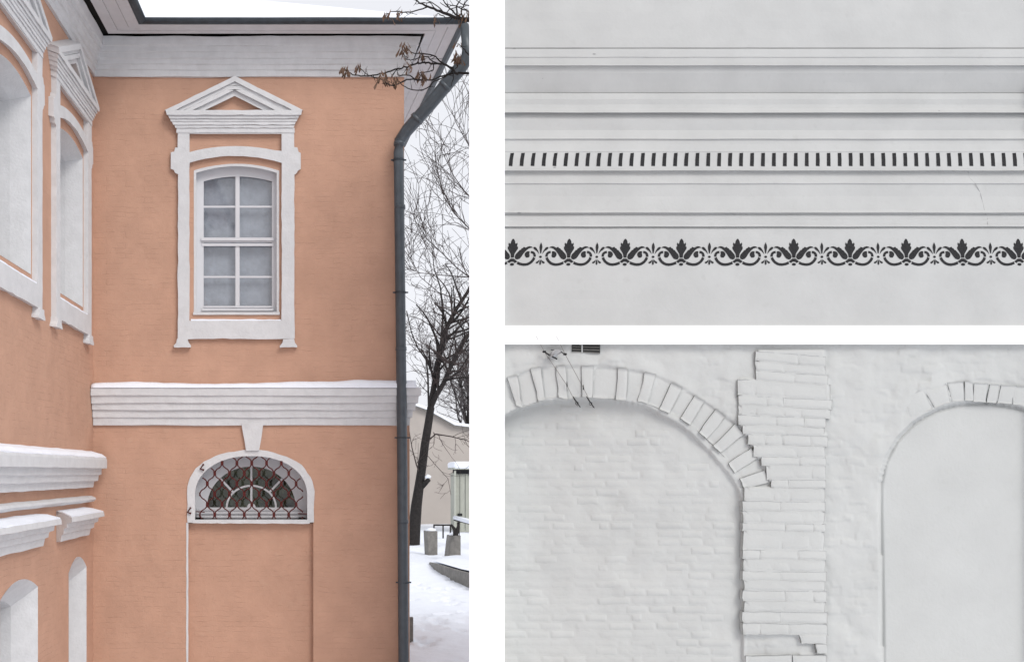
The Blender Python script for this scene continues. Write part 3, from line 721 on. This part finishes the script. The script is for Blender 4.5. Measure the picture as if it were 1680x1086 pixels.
def rough_brick(q, rf, rb, seed, nu=7, nv=4, amp=.004, ed=.14, name='brick', parent=bw, drop=.006, edge_d=.009, slope=0):
    """q: px corners TL,TR,BR,BL; front at recess rf, sides run back to rb"""
    vs = []; fs = []
    us = [0, ed*.35, ed]+[ed+(1-2*ed)*(k+1)/(nu-3) for k in range(nu-4)]+[1-ed, 1-ed*.35, 1]
    vvs = [0, .12, .3, .7, .88, 1]
    m = len(us)
    for b, v in enumerate(vvs):
        for a, u in enumerate(us):
            x = (q[0][0]*(1-u)+q[1][0]*u)*(1-v)+(q[3][0]*(1-u)+q[2][0]*u)*v
            y = (q[0][1]*(1-u)+q[1][1]*u)*(1-v)+(q[3][1]*(1-u)+q[2][1]*u)*v
            du = min(u, 1-u); dv = min(v, 1-v)
            edge = (du < 1e-6) or (dv < 1e-6)
            near = 1-min(1, min(du/(ed+1e-6), dv/.3))
            r = rf+near**1.6*drop+amp*nz((x*.09, y*.16), 1, seed)+amp*.4*nz((x*.3, y*.4), 1, seed+7)
            r += slope*(.5-v)
            jx = 1.7*nz((x*.12, y*.12), 1, seed+3); jy = 1.5*nz((x*.10, y*.12), 1, seed+13)
            if edge: r = rf+edge_d+amp*.5*nz((x*.09, y*.16), 1, seed)
            vs.append(WP(x+jx, y+jy, r))
    nvv = len(vvs)
    fs = [(b*m+a, b*m+a+1, (b+1)*m+a+1, (b+1)*m+a) for b in range(nvv-1) for a in range(m-1)]
    per = [a for a in range(m)]+[b*m+m-1 for b in range(1, nvv)]+[(nvv-1)*m+a for a in range(m-2, -1, -1)]+[b*m for b in range(nvv-2, 0, -1)]
    n0 = len(vs)
    for i in per:
        p = vs[i]; k = (DW+rb)/p.y
        vs.append(Vector((p.x*k, DW+rb, EYE+(p.z-EYE)*k)) if False else Vector((p.x, DW+rb, p.z)))
    L_ = len(per); fs += [(per[i], per[(i+1) % L_], n0+(i+1) % L_, n0+i) for i in range(L_)]
    return mk(name, vs, fs, M['plaster2'], parent, smooth=True, fix=False)
# voussoirs of the left arch
VQ = [((832,618),(849,616),(857,668),(846,664)), ((870,604),(888,602),(894,655),(884,659)), ((912,601),(929,600),(931,655),(917,652)), ((954,600),(974,600),(972,652),(955,651)),
      ((1014,604),(1030,605),(1027,657),(1011,655)), ((1058,611),(1076,614),(1062,662),(1046,658)), ((1102,628),(1120,636),(1098,678),(1082,670)), ((1140,648),(1157,658),(1132,697),(1117,686)),
      ((1174,671),(1190,684),(1160,720),(1147,709)), ((1206,696),(1221,713),(1182,743),(1171,731)), ((1232,735),(1243,752),(1205,775),(1195,759)), ((1254,772),(1262,790),(1222,802),(1214,785))]
for k, q in enumerate(VQ):
    rough_brick(q, .062, .16, 50+k*5, amp=.008, name='voussoir', edge_d=.009, ed=.22, drop=.008)
# set-back voussoirs between them
for k in range(len(VQ)-1):
    a, b = VQ[k], VQ[k+1]
    n = 1
    for i in range(n):
        t0, t1 = i/n, (i+1)/n
        l = lambda p, q_, t: (p[0]+(q_[0]-p[0])*t, p[1]+(q_[1]-p[1])*t)
        g = -.01
        rough_brick((l(a[1], b[0], t0+g), l(a[1], b[0], t1-g), l(a[2], b[3], t1-g), l(a[2], b[3], t0+g)), .094+.003*nz((k, i), 1, 3), .16, 150+k*7+i*3, amp=.003, name='voussoir', drop=.003, edge_d=.010)
# right arch ring, faint
for k, (xt, xb_) in enumerate(((1583, 1583), (1598, 1597), (1624, 1619), (1643, 1637), (1662, 1662))):
    x2t, x2b = ((1597, 1596), (1622, 1617), (1640, 1635), (1668, 1660), (1690, 1690))[k]
    rough_brick(((xt, 626+k*2), (x2t, 627+k*2), (x2b, 658+k*1.5), (xb_, 657+k*1.5)), .080, .12, 300+k, amp=.004, name='voussoir', ed=.2, drop=.003, edge_d=.005)
for q in (((1480,650),(1514,638),(1530,670),(1494,690)), ((1516,637),(1552,629),(1560,660),(1533,669)), ((1554,628),(1580,626),(1581,657),(1562,659))):
    rough_brick(q, .080, .12, q[0][0], amp=.003, name='voussoir')
# pier courses
rb_ = random.Random(12)
for k, (y0, y1, x0, x1, flat) in enumerate(PIER):
    tilt = .075*max(.05, 1-(y0-590)/190) if y0 < 780 else .012
    w = x1-x0; splits = [0]
    while splits[-1] < w-30:
        splits.append(splits[-1]+rb_.choice((28, 46, 62, 70)))
    splits = splits[:-1]+[w] if len(splits) > 1 and w-splits[-1] < 18 else splits+[w]
    if splits[-1] != w: splits[-1] = w
    splits = [s for s in splits if s <= w]
    for s0, s1 in zip(splits, splits[1:]):
        if s1-s0 < 8: continue
        xa_, xb2 = x0+s0-.5, x0+s1+.5
        f = lambda x: (x-1222)*tilt
        q = ((xa_, y0+f(xa_)-.3), (xb2, y0+f(xb2)-.3), (xb2-(.5 if flat else 0), y1+f(xb2)-.3), (xa_, y1+f(xa_)-.3))
        rough_brick(q, (.039 if flat else .031)+rb_.uniform(-.003, .003), .13, k*9+s0*.37, amp=.008, ed=.09 if s1-s0 > 40 else .17, drop=.009, edge_d=.0095, slope=.012)
rough_brick(((1311,1040),(1357,1040),(1357,1055),(1316,1055)), .034, .13, 901); rough_brick(((1338,1056),(1357,1056),(1357,1071),(1340,1071)), .036, .13, 905)
rough_brick(((1224,1076),(1300,1074),(1300,1090),(1224,1092)), .060, .13, 911); rough_brick(((1301,1074),(1356,1074),(1356,1090),(1301,1090)), .060, .13, 913)
rough_brick(((1224,1092),(1290,1092),(1290,1110),(1224,1110)), .058, .13, 915); rough_brick(((1291,1092),(1356,1092),(1356,1110),(1291,1110)), .058, .13, 917)
# the filling of the left arch: every brick lies under a thick coat of whitewash
rq = random.Random(21); cnt = 0
def paint_brick(x, y, wd, hgt, off, seed):
    us = [0, .05, .12, .3, .5, .7, .88, .95, 1]; vvs = [0, .12, .3, .7, .88, 1]; vs = []
    for v in vvs:
        for u in us:
            px_ = x+wd*u+.9*nz((x+wd*u, y+hgt*v), .09, seed); py_ = y+hgt*v+.9*nz((x+wd*u, y+hgt*v), .09, seed+9)+1.2*nz((px_, y), .018, 5)
            du = min(u, 1-u)*wd; dv = min(v, 1-v)*hgt; e = min(1, min(du, dv)/3.6)
            e = e*e*(3-2*e)
            vs.append(WP(px_, py_, Rb(px_, py_)+.0045*(1-e)-(off+.0030*nz((px_*.08, py_*.12), 1, seed))*e))
    m = len(us)
    mk('brick', vs, [(b*m+a, b*m+a+1, (b+1)*m+a+1, (b+1)*m+a) for b in range(len(vvs)-1) for a in range(m-1)], M['plaster2'], bw, smooth=True, fix=False)
def Rb(x, y):
    fx = (x-gx0)/st; fy = (y-gy0)/st; i = int(fx); j = int(fy); i = max(0, min(nxg-2, i)); j = max(0, min(RS.shape[0]-2, j)); fx -= i; fy -= j
    return (RS[j, i]*(1-fx)+RS[j, i+1]*fx)*(1-fy)+(RS[j+1, i]*(1-fx)+RS[j+1, i+1]*fx)*fy
for row in range(0, 34):
    y = 664+row*13.7
    x = 812+(row % 2)*19+rq.uniform(-6, 6)
    while x < 1212 and cnt < 298 and y < 1080:
        wd = rq.choice((19, 38, 38, 38, 40, 36, 56)) ; hgt = 13.7
        yi_ = max(np.interp(x, ixs, iys), np.interp(x+wd, ixs, iys))
        if y > yi_+3 and x+wd < 1214:
            o_f = rq.choice((0, .001, .001, .002, .002, .003, .0045, .007))
            paint_brick(x, y, wd-.6, hgt-.6, o_f*1.25, cnt*3.1+row); cnt += 1
        x += wd
# vent and cable lamp
vg = thing('vent_grille', 'small dark slatted air vent above the left brick arch', 'vent', WP(961, 572, .07))
mb = MB(); mb.plate([[(938, 556), (984.5, 556), (984.5, 580), (938, 577)]], lambda a, b, d: WP(a, b, .075-d), -.02, .004); mb.build('vent_back', M['black'], vg)
for k in range(5):
    y = 560+k*4.1
    mb = MB(); mb.plate([[(939, y), (984, y+.7*k*.8), (984, y+1+.7*k*.8), (939, y+1)]], lambda a, b, d: WP(a, b, .07-d), -.004, .004, back=True); mb.build('slat', M['concrete'], vg)
mb = MB(); mb.plate([[(954, 556), (956, 556), (956, 578.5), (954, 578.5)]], lambda a, b, d: WP(a, b, .064-d), -.004, .004, back=True); mb.build('upright', M['chrome'], vg)
cl = thing('cable_lamp', 'small spotlight strung between two thin tensioned cables beside the vent', 'spotlight', WP(908, 580, .02))
def cwire(pts, r=.0035):
    m = MB(); m.tube([WP(x, y, rr) for x, y, rr in pts], r, 5); m.build('cable', M['concrete'], cl)
cwire([(880, 552, .0), (893, 577, .01), (930, 632, .02), (948, 667, .09)]); cwire([(913, 552, .0), (927, 581, .01), (957, 636, .02), (973, 668, .09)])
for (x, y) in ((893, 577), (927, 581)):
    m = MB(); c = WP(x, y, .01); m.tube([c+Vector((-.024, 0, 0)), c+Vector((-.015, 0, 0)), c+Vector((.015, 0, 0)), c+Vector((.024, 0, 0))], [.008, .016, .016, .008], 8); m.build('clamp', M['black'], cl)
m = MB()
c = WP(909, 581, .0); ax = Vector((.75, -.2, -.35)).normalized()
m.tube([c-ax*.02+Vector((0, 0, .03)), c+Vector((0, 0, .015)), c+ax*.02-Vector((0, 0, .01))], [.04, .085, .10], 16, cap=False); m.build('reflector', M['chrome'], cl, smooth=True)
m = MB(); m.tube([WP(893, 577, .01), WP(902, 583, .0), WP(914, 589, .0)], .010, 6); m.tube([WP(927, 581, .01), WP(915, 574, .0), WP(904, 574, .0)], .006, 6); m.build('bracket', M['black'], cl)
for (a, b) in (((941, 655), (952, 668)), ((963, 655), (975, 669))):
    m = MB(); m.tube([WP(a[0]-1, a[1]-5, .05), WP(a[0]+2, a[1], .055), WP(*b, .085)], [.004, .008, .006], 6); c = WP((a[0]+b[0])/2, (a[1]+b[1])/2, .07)
    m.tube([c+Vector((.02*math.cos(t), 0, .02*math.sin(t))) for t in [k*.7 for k in range(10)]], .004, 4); m.build('turnbuckle', M['black'], cl)
for (x, y) in ((930, 630), (957, 635)):
    m = MB(); m.tube([WP(x, y-4, .02), WP(x+.3, y+3, .02), WP(x+.3, y+4.5, .02)], [.003, .009, .004], 6); m.build('crimp', M['black'], cl)

# ------------------------------------------------------------------ far yard behind
fb = thing('beige_building', 'plain beige rendered building with a snow edged sloping roof behind the leaning tree', 'building', (11, 64, 0))
DB = 64.0
tl = [(610, 640), (700, 672), (722, 684), (745, 697), (830, 708), (1000, 708), (1000, 870), (610, 870)]
mb = MB(); mb.plate([tl], lambda a, b, d: P(a, b, DB) + Vector((0, -d, 0)), -9, 0, back=True); mb.build('wall', M['beige'], fb)
te = tl[:6]
mb = MB()
for a, b in zip(te, te[1:]):
    q0, q1 = P(*a, DB), P(*b, DB)
    mb.add([q0+Vector((0, -.35, -.02)), q1+Vector((0, -.35, -.02)), q1+Vector((0, -.35, .16)), q0+Vector((0, -.35, .16)), q0+Vector((0, 9, -.02)), q1+Vector((0, 9, -.02)), q1+Vector((0, 9, .16)), q0+Vector((0, 9, .16))], [(0,1,2,3),(0,1,5,4),(3,2,6,7),(4,5,6,7)])
mb.build('roof_snow', M['snow'], fb)
mb = MB()
for a, b in zip(te, te[1:]):
    q0, q1 = P(*a, DB), P(*b, DB)
    mb.add([q0+Vector((0, -.3, -.14)), q1+Vector((0, -.3, -.14)), q1+Vector((0, -.3, -.02)), q0+Vector((0, -.3, -.02)), q0+Vector((0, 0, -.14)), q1+Vector((0, 0, -.14))], [(0,1,2,3),(0,1,5,4)])
mb.build('eaves_board', M['concrete'], fb)
# booth / porch
bo = thing('garden_booth', 'pale boarded booth with a thick snow cap at the foot of the beige building', 'booth', (7.2, 56, 0))
dB = 56.0
def BX(x0, y0, x1, y1, near, far): 
    a, b = P(x0, y1, dB), P(x1, y0, dB); return (a.x, dB+near, a.z), (b.x, dB+far, b.z)
mb = MB(); mb.box(*BX(747, 776, 800, 872, 0, 2.5)); mb.build('wall', M['booth'], bo)
for x in (746, 755, 764, 773, 782):
    mb = MB(); mb.box(*BX(x, 776, x+1.6, 868, -.08, 0)); mb.build('batten', M['booth'], bo)
mb = MB(); mb.box(*BX(749, 769, 803, 777, -.12, 2)); mb.build('beam', M['gap'], bo)
mb = MB(); a, b = BX(743, 757, 806, 769, -.5, 3)
mb.box(a, b); mb.build('snow_cap', M['snow'], bo, bevel=.14)
mb = MB(); mb.box(*BX(743.5, 767, 806, 770, -.42, 3)); mb.build('roof_board', M['booth'], bo)
mb = MB(); mb.box(*BX(751, 842, 758, 846, -.1, 0)); mb.build('vent_slot', M['gap'], bo)
mb = MB(); mb.box(*BX(744, 772, 747, 872, -.35, -.2)); mb.build('corner_post', M['booth'], bo)
# snowy rail
def gd(y): return EYE*F/(y-CY)             # distance at which flat ground shows at row y
ra = thing('log_rail', 'low snow covered rail slanting before the booth', 'rail', (6, 46, 0))
mb = MB(); mb.tube([P(746, 849, 46), P(762, 853, 45), P(800, 862, 43)], [.10, .11, .12], 8); mb.build('rail', M['snow'], ra, smooth=True)
mb = MB(); mb.tube([P(746, 852, 46), P(800, 865, 43)], .07, 6); mb.build('log', M['bark'], ra)
for x in (752, 790):
    mb = MB(); q = P(x, 856, 45.5); mb.tube([q, Vector((q.x, q.y, 0))], .07, 6); mb.build('post', M['bark'], ra)
fr = thing('garden_bench', 'thin dark bench frame in the snow left of the booth', 'bench', (5.2, 50, 0))
mb = MB(); mb.tube([P(711, 861, 50), P(740, 861, 50)], .045, 6); mb.build('seat', M['bark'], fr)
for x in (712, 727, 739):
    mb = MB(); q = P(x, 861, 50); mb.tube([q, Vector((q.x, q.y, 0))], .04, 5); mb.build('leg', M['bark'], fr)
# concrete posts
def concrete_post(pl, dep, label, top):
    t = thing('concrete_post', label, 'concrete post', (P(pl[0][0], 900, dep).x, dep, 0), 'concrete posts in the snow')
    mb = MB(); vs = [P(x, y, dep) for x, y in pl]
    zb = -.1
    vs = [Vector((v.x, v.y, zb if i in (2, 3) else v.z)) for i, v in enumerate(vs)]
    bk = [v+Vector((-.12 if i in (0, 3) else -.05, .5, 0)) for i, v in enumerate(vs)]
    mb.add(vs+bk, [(0,1,2,3),(4,5,6,7),(0,1,5,4),(1,2,6,5),(3,0,4,7)]); mb.build('shaft', M['concrete'], t, bevel=.02)
    sc = MB(); c = (vs[0]+vs[1]+bk[0]+bk[1])/4; w = abs(vs[1].x-vs[0].x)/2
    sc.tube([c+Vector((0, 0, -.02)), c+Vector((0, 0, .05)), c+Vector((0, 0, .10)), c+Vector((0, 0, .12))], [w*1.05, w*1.0, w*.7, w*.2], 10); sc.build('snow_cap', M['snow'], t, smooth=True)
    return t
concrete_post([(701, 871), (718, 871), (718, 911), (703, 905)], gd(910), 'square grey concrete post, the left one, nearer the downpipe', 0)
concrete_post([(740, 878), (756, 878), (756, 918), (735, 918)], gd(918), 'tapering grey concrete post before the booth, with a twisted stub on top', 0)
st_ = thing('twisted_stump', 'short dark forked stub of wood on top of the tapering concrete post', 'stump', P(748, 874, gd(918)))
mb = MB(); mb.tube([P(747, 878, 37.8), P(746, 868, 37.8), P(740, 860, 37.8)], [.10, .07, .04], 6); mb.tube([P(748, 878, 37.8), P(751, 866, 37.8), P(752, 861, 37.8)], [.10, .07, .04], 6); mb.build('stub', M['bark'], st_)
# low curved retaining wall with snow on top
lw = thing('low_concrete_wall', 'low curved concrete kerb wall holding back the snow at right', 'low wall', (4, 33, 0))
base = [(704, 926), (712, 934), (724, 942), (738, 949), (752, 956), (768, 963), (790, 970), (820, 978), (870, 985)]
gp = [Vector((P(x, y, gd(y)).x, gd(y), 0)) for x, y in base]
hts = [.08, .22, .30, .34, .38, .42, .44, .45, .45]
vs = []; fs = []
for p, h in zip(gp, hts):
    vs += [p+Vector((0, 0, -.15)), p+Vector((0, 0, h)), p+Vector((.05, .28, h)), p+Vector((.05, .28, -.15))]
for i in range(len(gp)-1):
    for k in range(4): fs.append((i*4+k, i*4+(k+1) % 4, (i+1)*4+(k+1) % 4, (i+1)*4+k))
fs.append((0, 1, 2, 3)); mk('kerb', vs, fs, M['concrete'], lw, bevel=.02)
# bank of snow held by it
vs = []
for i, (p, h) in enumerate(zip(gp, hts)):
    for k in range(8):
        t = k/7; vs.append(p+Vector((.1+t*2.0, .05+t*7, (h+.05+.03*nz((i, k), 1, 3))*(1-.75*t**1.4))))
fs = [(i*8+k, i*8+k+1, (i+1)*8+k+1, (i+1)*8+k) for i in range(len(gp)-1) for k in range(7)]
mk('snow_bank', vs, fs, M['snow'], lw, smooth=True)
po = thing('short_post', 'short grey stake at the foot of the house beside the downpipe', 'stake', (P(675, 1050, 19.6).x, 19.6, 0))
mb = MB(); a, b = P(673, 1056, 19.6), P(678, 1013, 19.6); mb.box((a.x, 19.6, -.05), (b.x, 19.75, b.z)); mb.build('shaft', M['concrete'], po)

# ------------------------------------------------------------------ trees
class Tree:
    def __init__(s): s.big = MB(); s.small = MB(); s.n = 0
    def limb(s, pts, r0, r1, rnd, kids=0, lvl=2, spread=.9, klen=2.0, up=.25):
        pts = [Vector(p) for p in pts]; n = len(pts)
        rad = [r0+(r1-r0)*i/(n-1) for i in range(n)]
        (s.big if r0 > .05 else s.small).tube(pts, rad, 8 if r0 > .1 else (5 if r0 > .03 else 3), cap=False)
        s.n += 1
        if lvl <= 0: return
        for k in range(kids):
            t = rnd.uniform(.18, 1.0)*(n-1); i = min(n-2, int(t)); p = pts[i].lerp(pts[i+1], t-i)
            d = (pts[i+1]-pts[i]).normalized()
            r = (rad[i]+(rad[i+1]-rad[i])*(t-i))
            side = Vector((rnd.gauss(0, 1), rnd.gauss(0, .8), rnd.gauss(0, .9))); side -= d*side.dot(d)
            if side.length < .1: continue
            nd = (d*rnd.uniform(.4, 1.0)+side.normalized()*spread+Vector((0, 0, up))).normalized()
            s.grow(p, nd, klen*rnd.uniform(.5, 1.1), r*rnd.uniform(.4, .65), rnd, lvl-1, spread, up)
    def grow(s, p, d, L, r, rnd, lvl, spread=.9, up=.25):
        if s.n > 5200: return
        n = 5; pts = [p]; q = p.copy(); dd = d.copy(); r = max(r, .0095)
        bend = Vector((rnd.gauss(0, .12), rnd.gauss(0, .1), rnd.gauss(.05, .12)))
        for k in range(n):
            dd = (dd+bend*1.5+Vector((rnd.gauss(0, .10), rnd.gauss(0, .10), rnd.gauss(0, .10)))).normalized()
            q = q+dd*(L/n); pts.append(q.copy())
        s.limb(pts, r, max(.007, r*.4), rnd, kids=rnd.randint(2, 4) if lvl > 0 else 0, lvl=lvl, spread=spread, klen=L*.62, up=up)
def px_path(pl, dep, dz=None): return [P(x, y, dep+(dz[i] if dz else 0)) for i, (x, y) in enumerate(pl)]
# the leaning tree
DT = 46.0
kz = DT/F
t1 = thing('leaning_tree', 'leafless tree with a thick dark leaning forked trunk behind the house corner', 'tree', (P(680, 868, DT).x, DT, 0))
T1 = Tree(); rn = random.Random(5)
zb = P(676, 890, DT)
trunk = [(677, 893), (680, 865), (683, 830), (688, 795), (693, 762), (697, 730), (702, 700), (707, 668)]
rad = [12, 10, 9, 7.8, 7.2, 7, 6.8, 6.2]
T1.big.tube(px_path(trunk, DT), [r*kz for r in rad], 10, cap=False)
T1.big.tube(px_path([(690, 800), (697, 793), (704, 786)], DT, [0, -.2, -.3]), [5*kz, 4.5*kz, 3.6*kz], 8)
T1.limb(px_path([(706, 675), (710, 645), (717, 605), (724, 570), (732, 540), (748, 508), (768, 478), (800, 430)], DT, [0, .1, .2, .4, .5, .6, .6, .6]), 5.6*kz, 2.4*kz, rn, 26, 3, klen=2.6)
T1.limb(px_path([(705, 672), (715, 650), (727, 630), (740, 600), (756, 568), (775, 540), (800, 505)], DT, [0, -.2, -.3, -.5, -.7, -.8, -.9]), 4.6*kz, 2.4*kz, rn, 22, 3, klen=2.4)
T1.limb(px_path([(704, 690), (703, 655), (702, 615), (699, 590), (685, 570), (675, 545), (667, 510)], DT, [0, -.3, -.6, -.8, -.8, -.8, -.8]), 1.9*kz, .8*kz, rn, 14, 3, klen=1.9)
T1.limb(px_path([(722, 580), (725, 545), (727, 505), (722, 470), (712, 440), (708, 400)], DT, [0, .3, .4, .4, .4, .3]), 2.1*kz, .6*kz, rn, 16, 3, klen=2.2)
T1.limb(px_path([(690, 780), (683, 762), (676, 735), (671, 705)], DT, [0, -.3, -.5, -.6]), 1.5*kz, .6*kz, rn, 5, 2, klen=1.4)
T1.limb(px_path([(699, 725), (715, 712), (740, 716), (765, 722), (790, 735)], DT, [0, -.5, -.8, -1, -1]), 1.4*kz, .5*kz, rn, 12, 2, klen=1.6, up=-.3)
T1.limb(px_path([(697, 742), (712, 760), (735, 785), (740, 812)], DT, [0, -.8, -1.2, -1.4]), .7*kz, .35*kz, rn, 5, 2, klen=1.3, up=-.5)
T1.limb(px_path([(736, 540), (752, 530), (770, 520), (795, 520)], DT, [.5, .3, .1, 0]), 1.6*kz, .8*kz, rn, 10, 3, klen=1.9)
mk('trunk', T1.big.v, T1.big.f, M['bark'], t1, smooth=True, fix=False)
o = mk('crown', T1.small.v, T1.small.f, M['twig'], t1, fix=False)
m = MB(); q = P(702, 784, DT-.35); m.tube([q+Vector((-.12, 0, .02)), q+Vector((0, 0, .09)), q+Vector((.14, 0, .05))], [.05, .10, .05], 8); m.build('snow_patch', M['snow'], t1, smooth=True)
# second tree, further right (its trunk stands behind the white wall), branches sweeping in from the right
D2 = 34.0; k2 = D2/F
t2 = thing('tall_bare_tree', 'tall bare tree whose fine twigs sweep in from the right against the white sky', 'tree', (P(850, 900, D2).x, D2, 0))
T2 = Tree(); rn = random.Random(11)
T2.big.tube([Vector((P(850, 900, D2).x, D2, -.1)), P(846, 700, D2), P(842, 500, D2), P(850, 250, D2), P(845, 60, D2)], [.3, .26, .22, .15, .08], 8, cap=False)
for pl in ([(843, 520), (810, 490), (780, 462), (750, 440), (725, 415), (700, 392), (680, 360), (668, 320)],
           [(845, 430), (800, 395), (770, 375), (745, 350), (725, 310), (715, 265), (712, 215)],
           [(848, 400), (810, 350), (785, 335), (765, 318), (745, 290), (728, 255), (712, 225)],
           [(846, 330), (800, 280), (770, 240), (750, 205), (740, 180)],
           [(843, 500), (800, 470), (770, 455), (730, 452), (690, 448), (668, 440)],
           [(848, 560), (810, 530), (780, 515), (750, 492), (720, 480), (690, 455), (672, 420)],
           [(848, 620), (810, 590), (775, 600), (745, 610), (715, 612)]):
    dz = [0]+[rn.uniform(-.6, .6) for _ in pl[1:]]
    T2.limb(px_path(pl, D2, dz), 1.3*k2*1.1, .35*k2, rn, 17, 2, klen=2.7, up=.3, spread=.55)
mk('trunk', T2.big.v, T2.big.f, M['bark'], t2, smooth=True, fix=False)
mk('crown', T2.small.v, T2.small.f, M['twig'], t2, fix=False)
# thin far trees above the beige roof
t3 = thing('dense_far_tree', 'grey tangled bare tree rising behind the beige building roof', 'tree', (P(772, 860, 80).x, 80, 0))
T3 = Tree(); rn = random.Random(17)
T3.big.tube([Vector((P(772, 860, 80).x, 80, 0)), P(770, 720, 80), P(768, 620, 80)], [.3, .25, .12], 7, cap=False)
for k in range(11):
    x0 = 755+rn.uniform(-8, 25)
    T3.limb(px_path([(770, 730-k*6), (x0, 690-k*5), (x0-rn.uniform(-20, 30), 640-k*4), (x0-rn.uniform(-20, 40), 590-k*3)], 80), .09, .03, rn, 14, 3, klen=3.6)
mk('trunk', T3.big.v, T3.big.f, M['bark'], t3, smooth=True, fix=False)
mk('crown', T3.small.v, T3.small.f, M['far'], t3, fix=False)

# near tree with dry keys: limbs come over from behind the white wall
D4 = 14.2
t4 = thing('ash_maple_tree', 'tree branch with dangling dry brown seed keys crossing before the eaves corner', 'tree', (P(1010, 900, 14.6).x, 14.6, 0))
Z = lambda x, y: (540+x/4.176, y/4.176)
T4 = Tree(); rn = random.Random(2)
T4.big.tube([Vector((P(1010, 900, 14.6).x, 14.6, -.1)), P(1008, 600, 14.6), P(1000, 300, 14.6), P(990, 100, 14.6), P(985, -120, 14.6)], [.17, .15, .13, .10, .07], 10, cap=False)
T4.big.tube([P(996, 200, 14.6), P(900, 160, 14.5), P(820, 122, 14.35), P(768, 121, D4)], [.06, .045, .03, .016], 7, cap=False)
T4.big.tube([P(990, 100, 14.6), P(900, 60, 14.5), P(820, 40, 14.35), P(768, 34, D4)], [.06, .05, .035, .026], 7, cap=False)
T4.big.tube([P(992, 140, 14.6), P(900, 120, 14.5), P(820, 105, 14.35), P(768, 90, D4)], [.05, .035, .02, .010], 7, cap=False)
BR = [([(955,505),(900,503),(870,505),(845,480)], 2.3, 2.0), ([(850,475),(800,450),(760,437),(700,437),(640,432),(590,440),(540,460),(470,475),(400,495),(330,515),(240,522),(180,518),(130,495),(105,475)], 2.0, .9),
      ([(845,490),(800,525),(720,560),(680,600),(620,620),(540,610),(490,570),(470,555)], 1.3, .7), ([(845,505),(780,520),(700,550),(600,548),(550,515),(480,520),(470,500)], 1.7, .8),
      ([(600,548),(530,550),(470,578),(430,590),(385,565),(340,540),(285,525),(240,500),(215,465)], 1.3, .7), ([(850,470),(800,445),(760,420),(710,380),(640,370),(580,368),(545,345),(530,320)], 1.6, .7),
      ([(740,437),(700,415),(665,390),(600,405),(540,410),(515,380),(515,350)], 1.2, .6), ([(715,440),(712,480),(670,495),(620,500)], 1.2, .7), ([(955,380),(930,350),(905,325),(885,300)], 1.2, .6),
      ([(860,480),(885,450),(880,410),(900,370)], .9, .5), ([(845,490),(850,540),(835,590)], 1.1, .6), ([(600,440),(560,445),(545,460)], .8, .5),
      ([(955,140),(900,130),(850,115),(780,90),(720,65),(660,40),(600,10),(560,-10)], 3.6, 1.0), ([(680,48),(640,62),(560,82),(500,88),(440,80),(395,95)], 1.4, .6),
      ([(900,130),(850,80),(820,50),(790,20),(770,-20)], 1.8, .8), ([(880,125),(870,60),(885,20),(910,-20)], 1.8, .8), ([(930,140),(900,80),(930,30),(950,0)], 1.6, .8),
      ([(780,90),(760,60),(700,20),(660,0)], 1.2, .6), ([(720,65),(700,30),(650,20),(590,30)], 1.0, .5), ([(850,115),(800,120),(750,95),(735,120)], 1.1, .5),
      ([(955,80),(900,60),(850,40),(800,50),(760,20)], 1.2, .6), ([(955,40),(900,30),(860,-10)], 1.0, .6), ([(800,100),(840,60),(900,50),(940,70)], 1.0, .6), ([(500,88),(490,110)], .6, .4),
      ([(600,100),(560,95),(530,110),(480,150),(450,160)], .5, .3), ([(470,480),(430,520),(425,560),(440,590)], .8, .5), ([(660,440),(640,400),(635,380)], .8, .5)]
rb2 = random.Random(31)
for pl, w0, w1 in BR:
    sp = smooth_path(pl, 3); n = len(sp); ph_ = rb2.uniform(0, 6)
    pts = []
    for i, (x, y) in enumerate(sp):
        X_, Y_ = Z(x+rb2.gauss(0, 2.5), y+rb2.gauss(0, 2.5)); pts.append(P(X_, Y_, D4+.12*math.sin(ph_*0+x*.011)))
    rads = [(w0+(w1-w0)*i/(n-1))*.5*D4/F*1.75 for i in range(n)]
    T4.small.tube(pts, rads, 6, cap=True)
    for k in range(max(1, n//4)):            # short spurs
        i = rb2.randint(1, n-1); d = Vector((rb2.gauss(0, .07), rb2.gauss(0, .03), rb2.gauss(0, .07)))
        T4.small.tube([pts[i], pts[i]+d*.5, pts[i]+d+Vector((0, 0, .01))], [rads[i]*.7, .004, .002], 4)
mk('trunk', T4.big.v, T4.big.f, M['bark'], t4, smooth=True, fix=False)
mk('branch', T4.small.v, T4.small.f, M['bark'], t4, smooth=True, fix=False)
for (x, y, s_) in ((100,480,1.2),(125,505,.9),(200,460,1.1),(370,525,1.4),(505,325,1.3),(520,345,1),(640,375,1.1),(540,455,1),(450,540,1.2),(620,500,1.1),(640,530,1.3),(885,292,.8),(875,385,1.3),(890,400,1),(390,95,1.1),(490,90,.9),(725,125,.9),(940,95,1.3),(880,110,.8)):
    m = MB(); X_, Y_ = Z(x, y); c = P(X_, Y_, D4+.12*math.sin(x*.011)-.01)
    for k in range(int(12*s_)):
        a = rb2.uniform(0, 6.28); L_ = rb2.uniform(.07, .15)*s_
        st0 = c+Vector((rb2.gauss(0, .025), rb2.gauss(0, .02), rb2.gauss(.02, .03)))*s_
        d = Vector((math.cos(a)*.45, math.sin(a)*.4, -1)).normalized(); sd = Vector((math.sin(a+1), math.cos(a+1), .2)).normalized()*.017*s_
        bow = Vector((rb2.gauss(0, .01), rb2.gauss(0, .01), 0))
        m.add([st0, st0+d*L_*.4+sd*.5+bow, st0+d*L_*.8+sd+bow, st0+d*L_, st0+d*L_*.75-sd*.7+bow, st0+d*L_*.35-sd*.3+bow], [(0, 1, 5), (1, 2, 4, 5), (2, 3, 4)])
    m.build('seed_cluster', M['keys'], t4, fix=False)
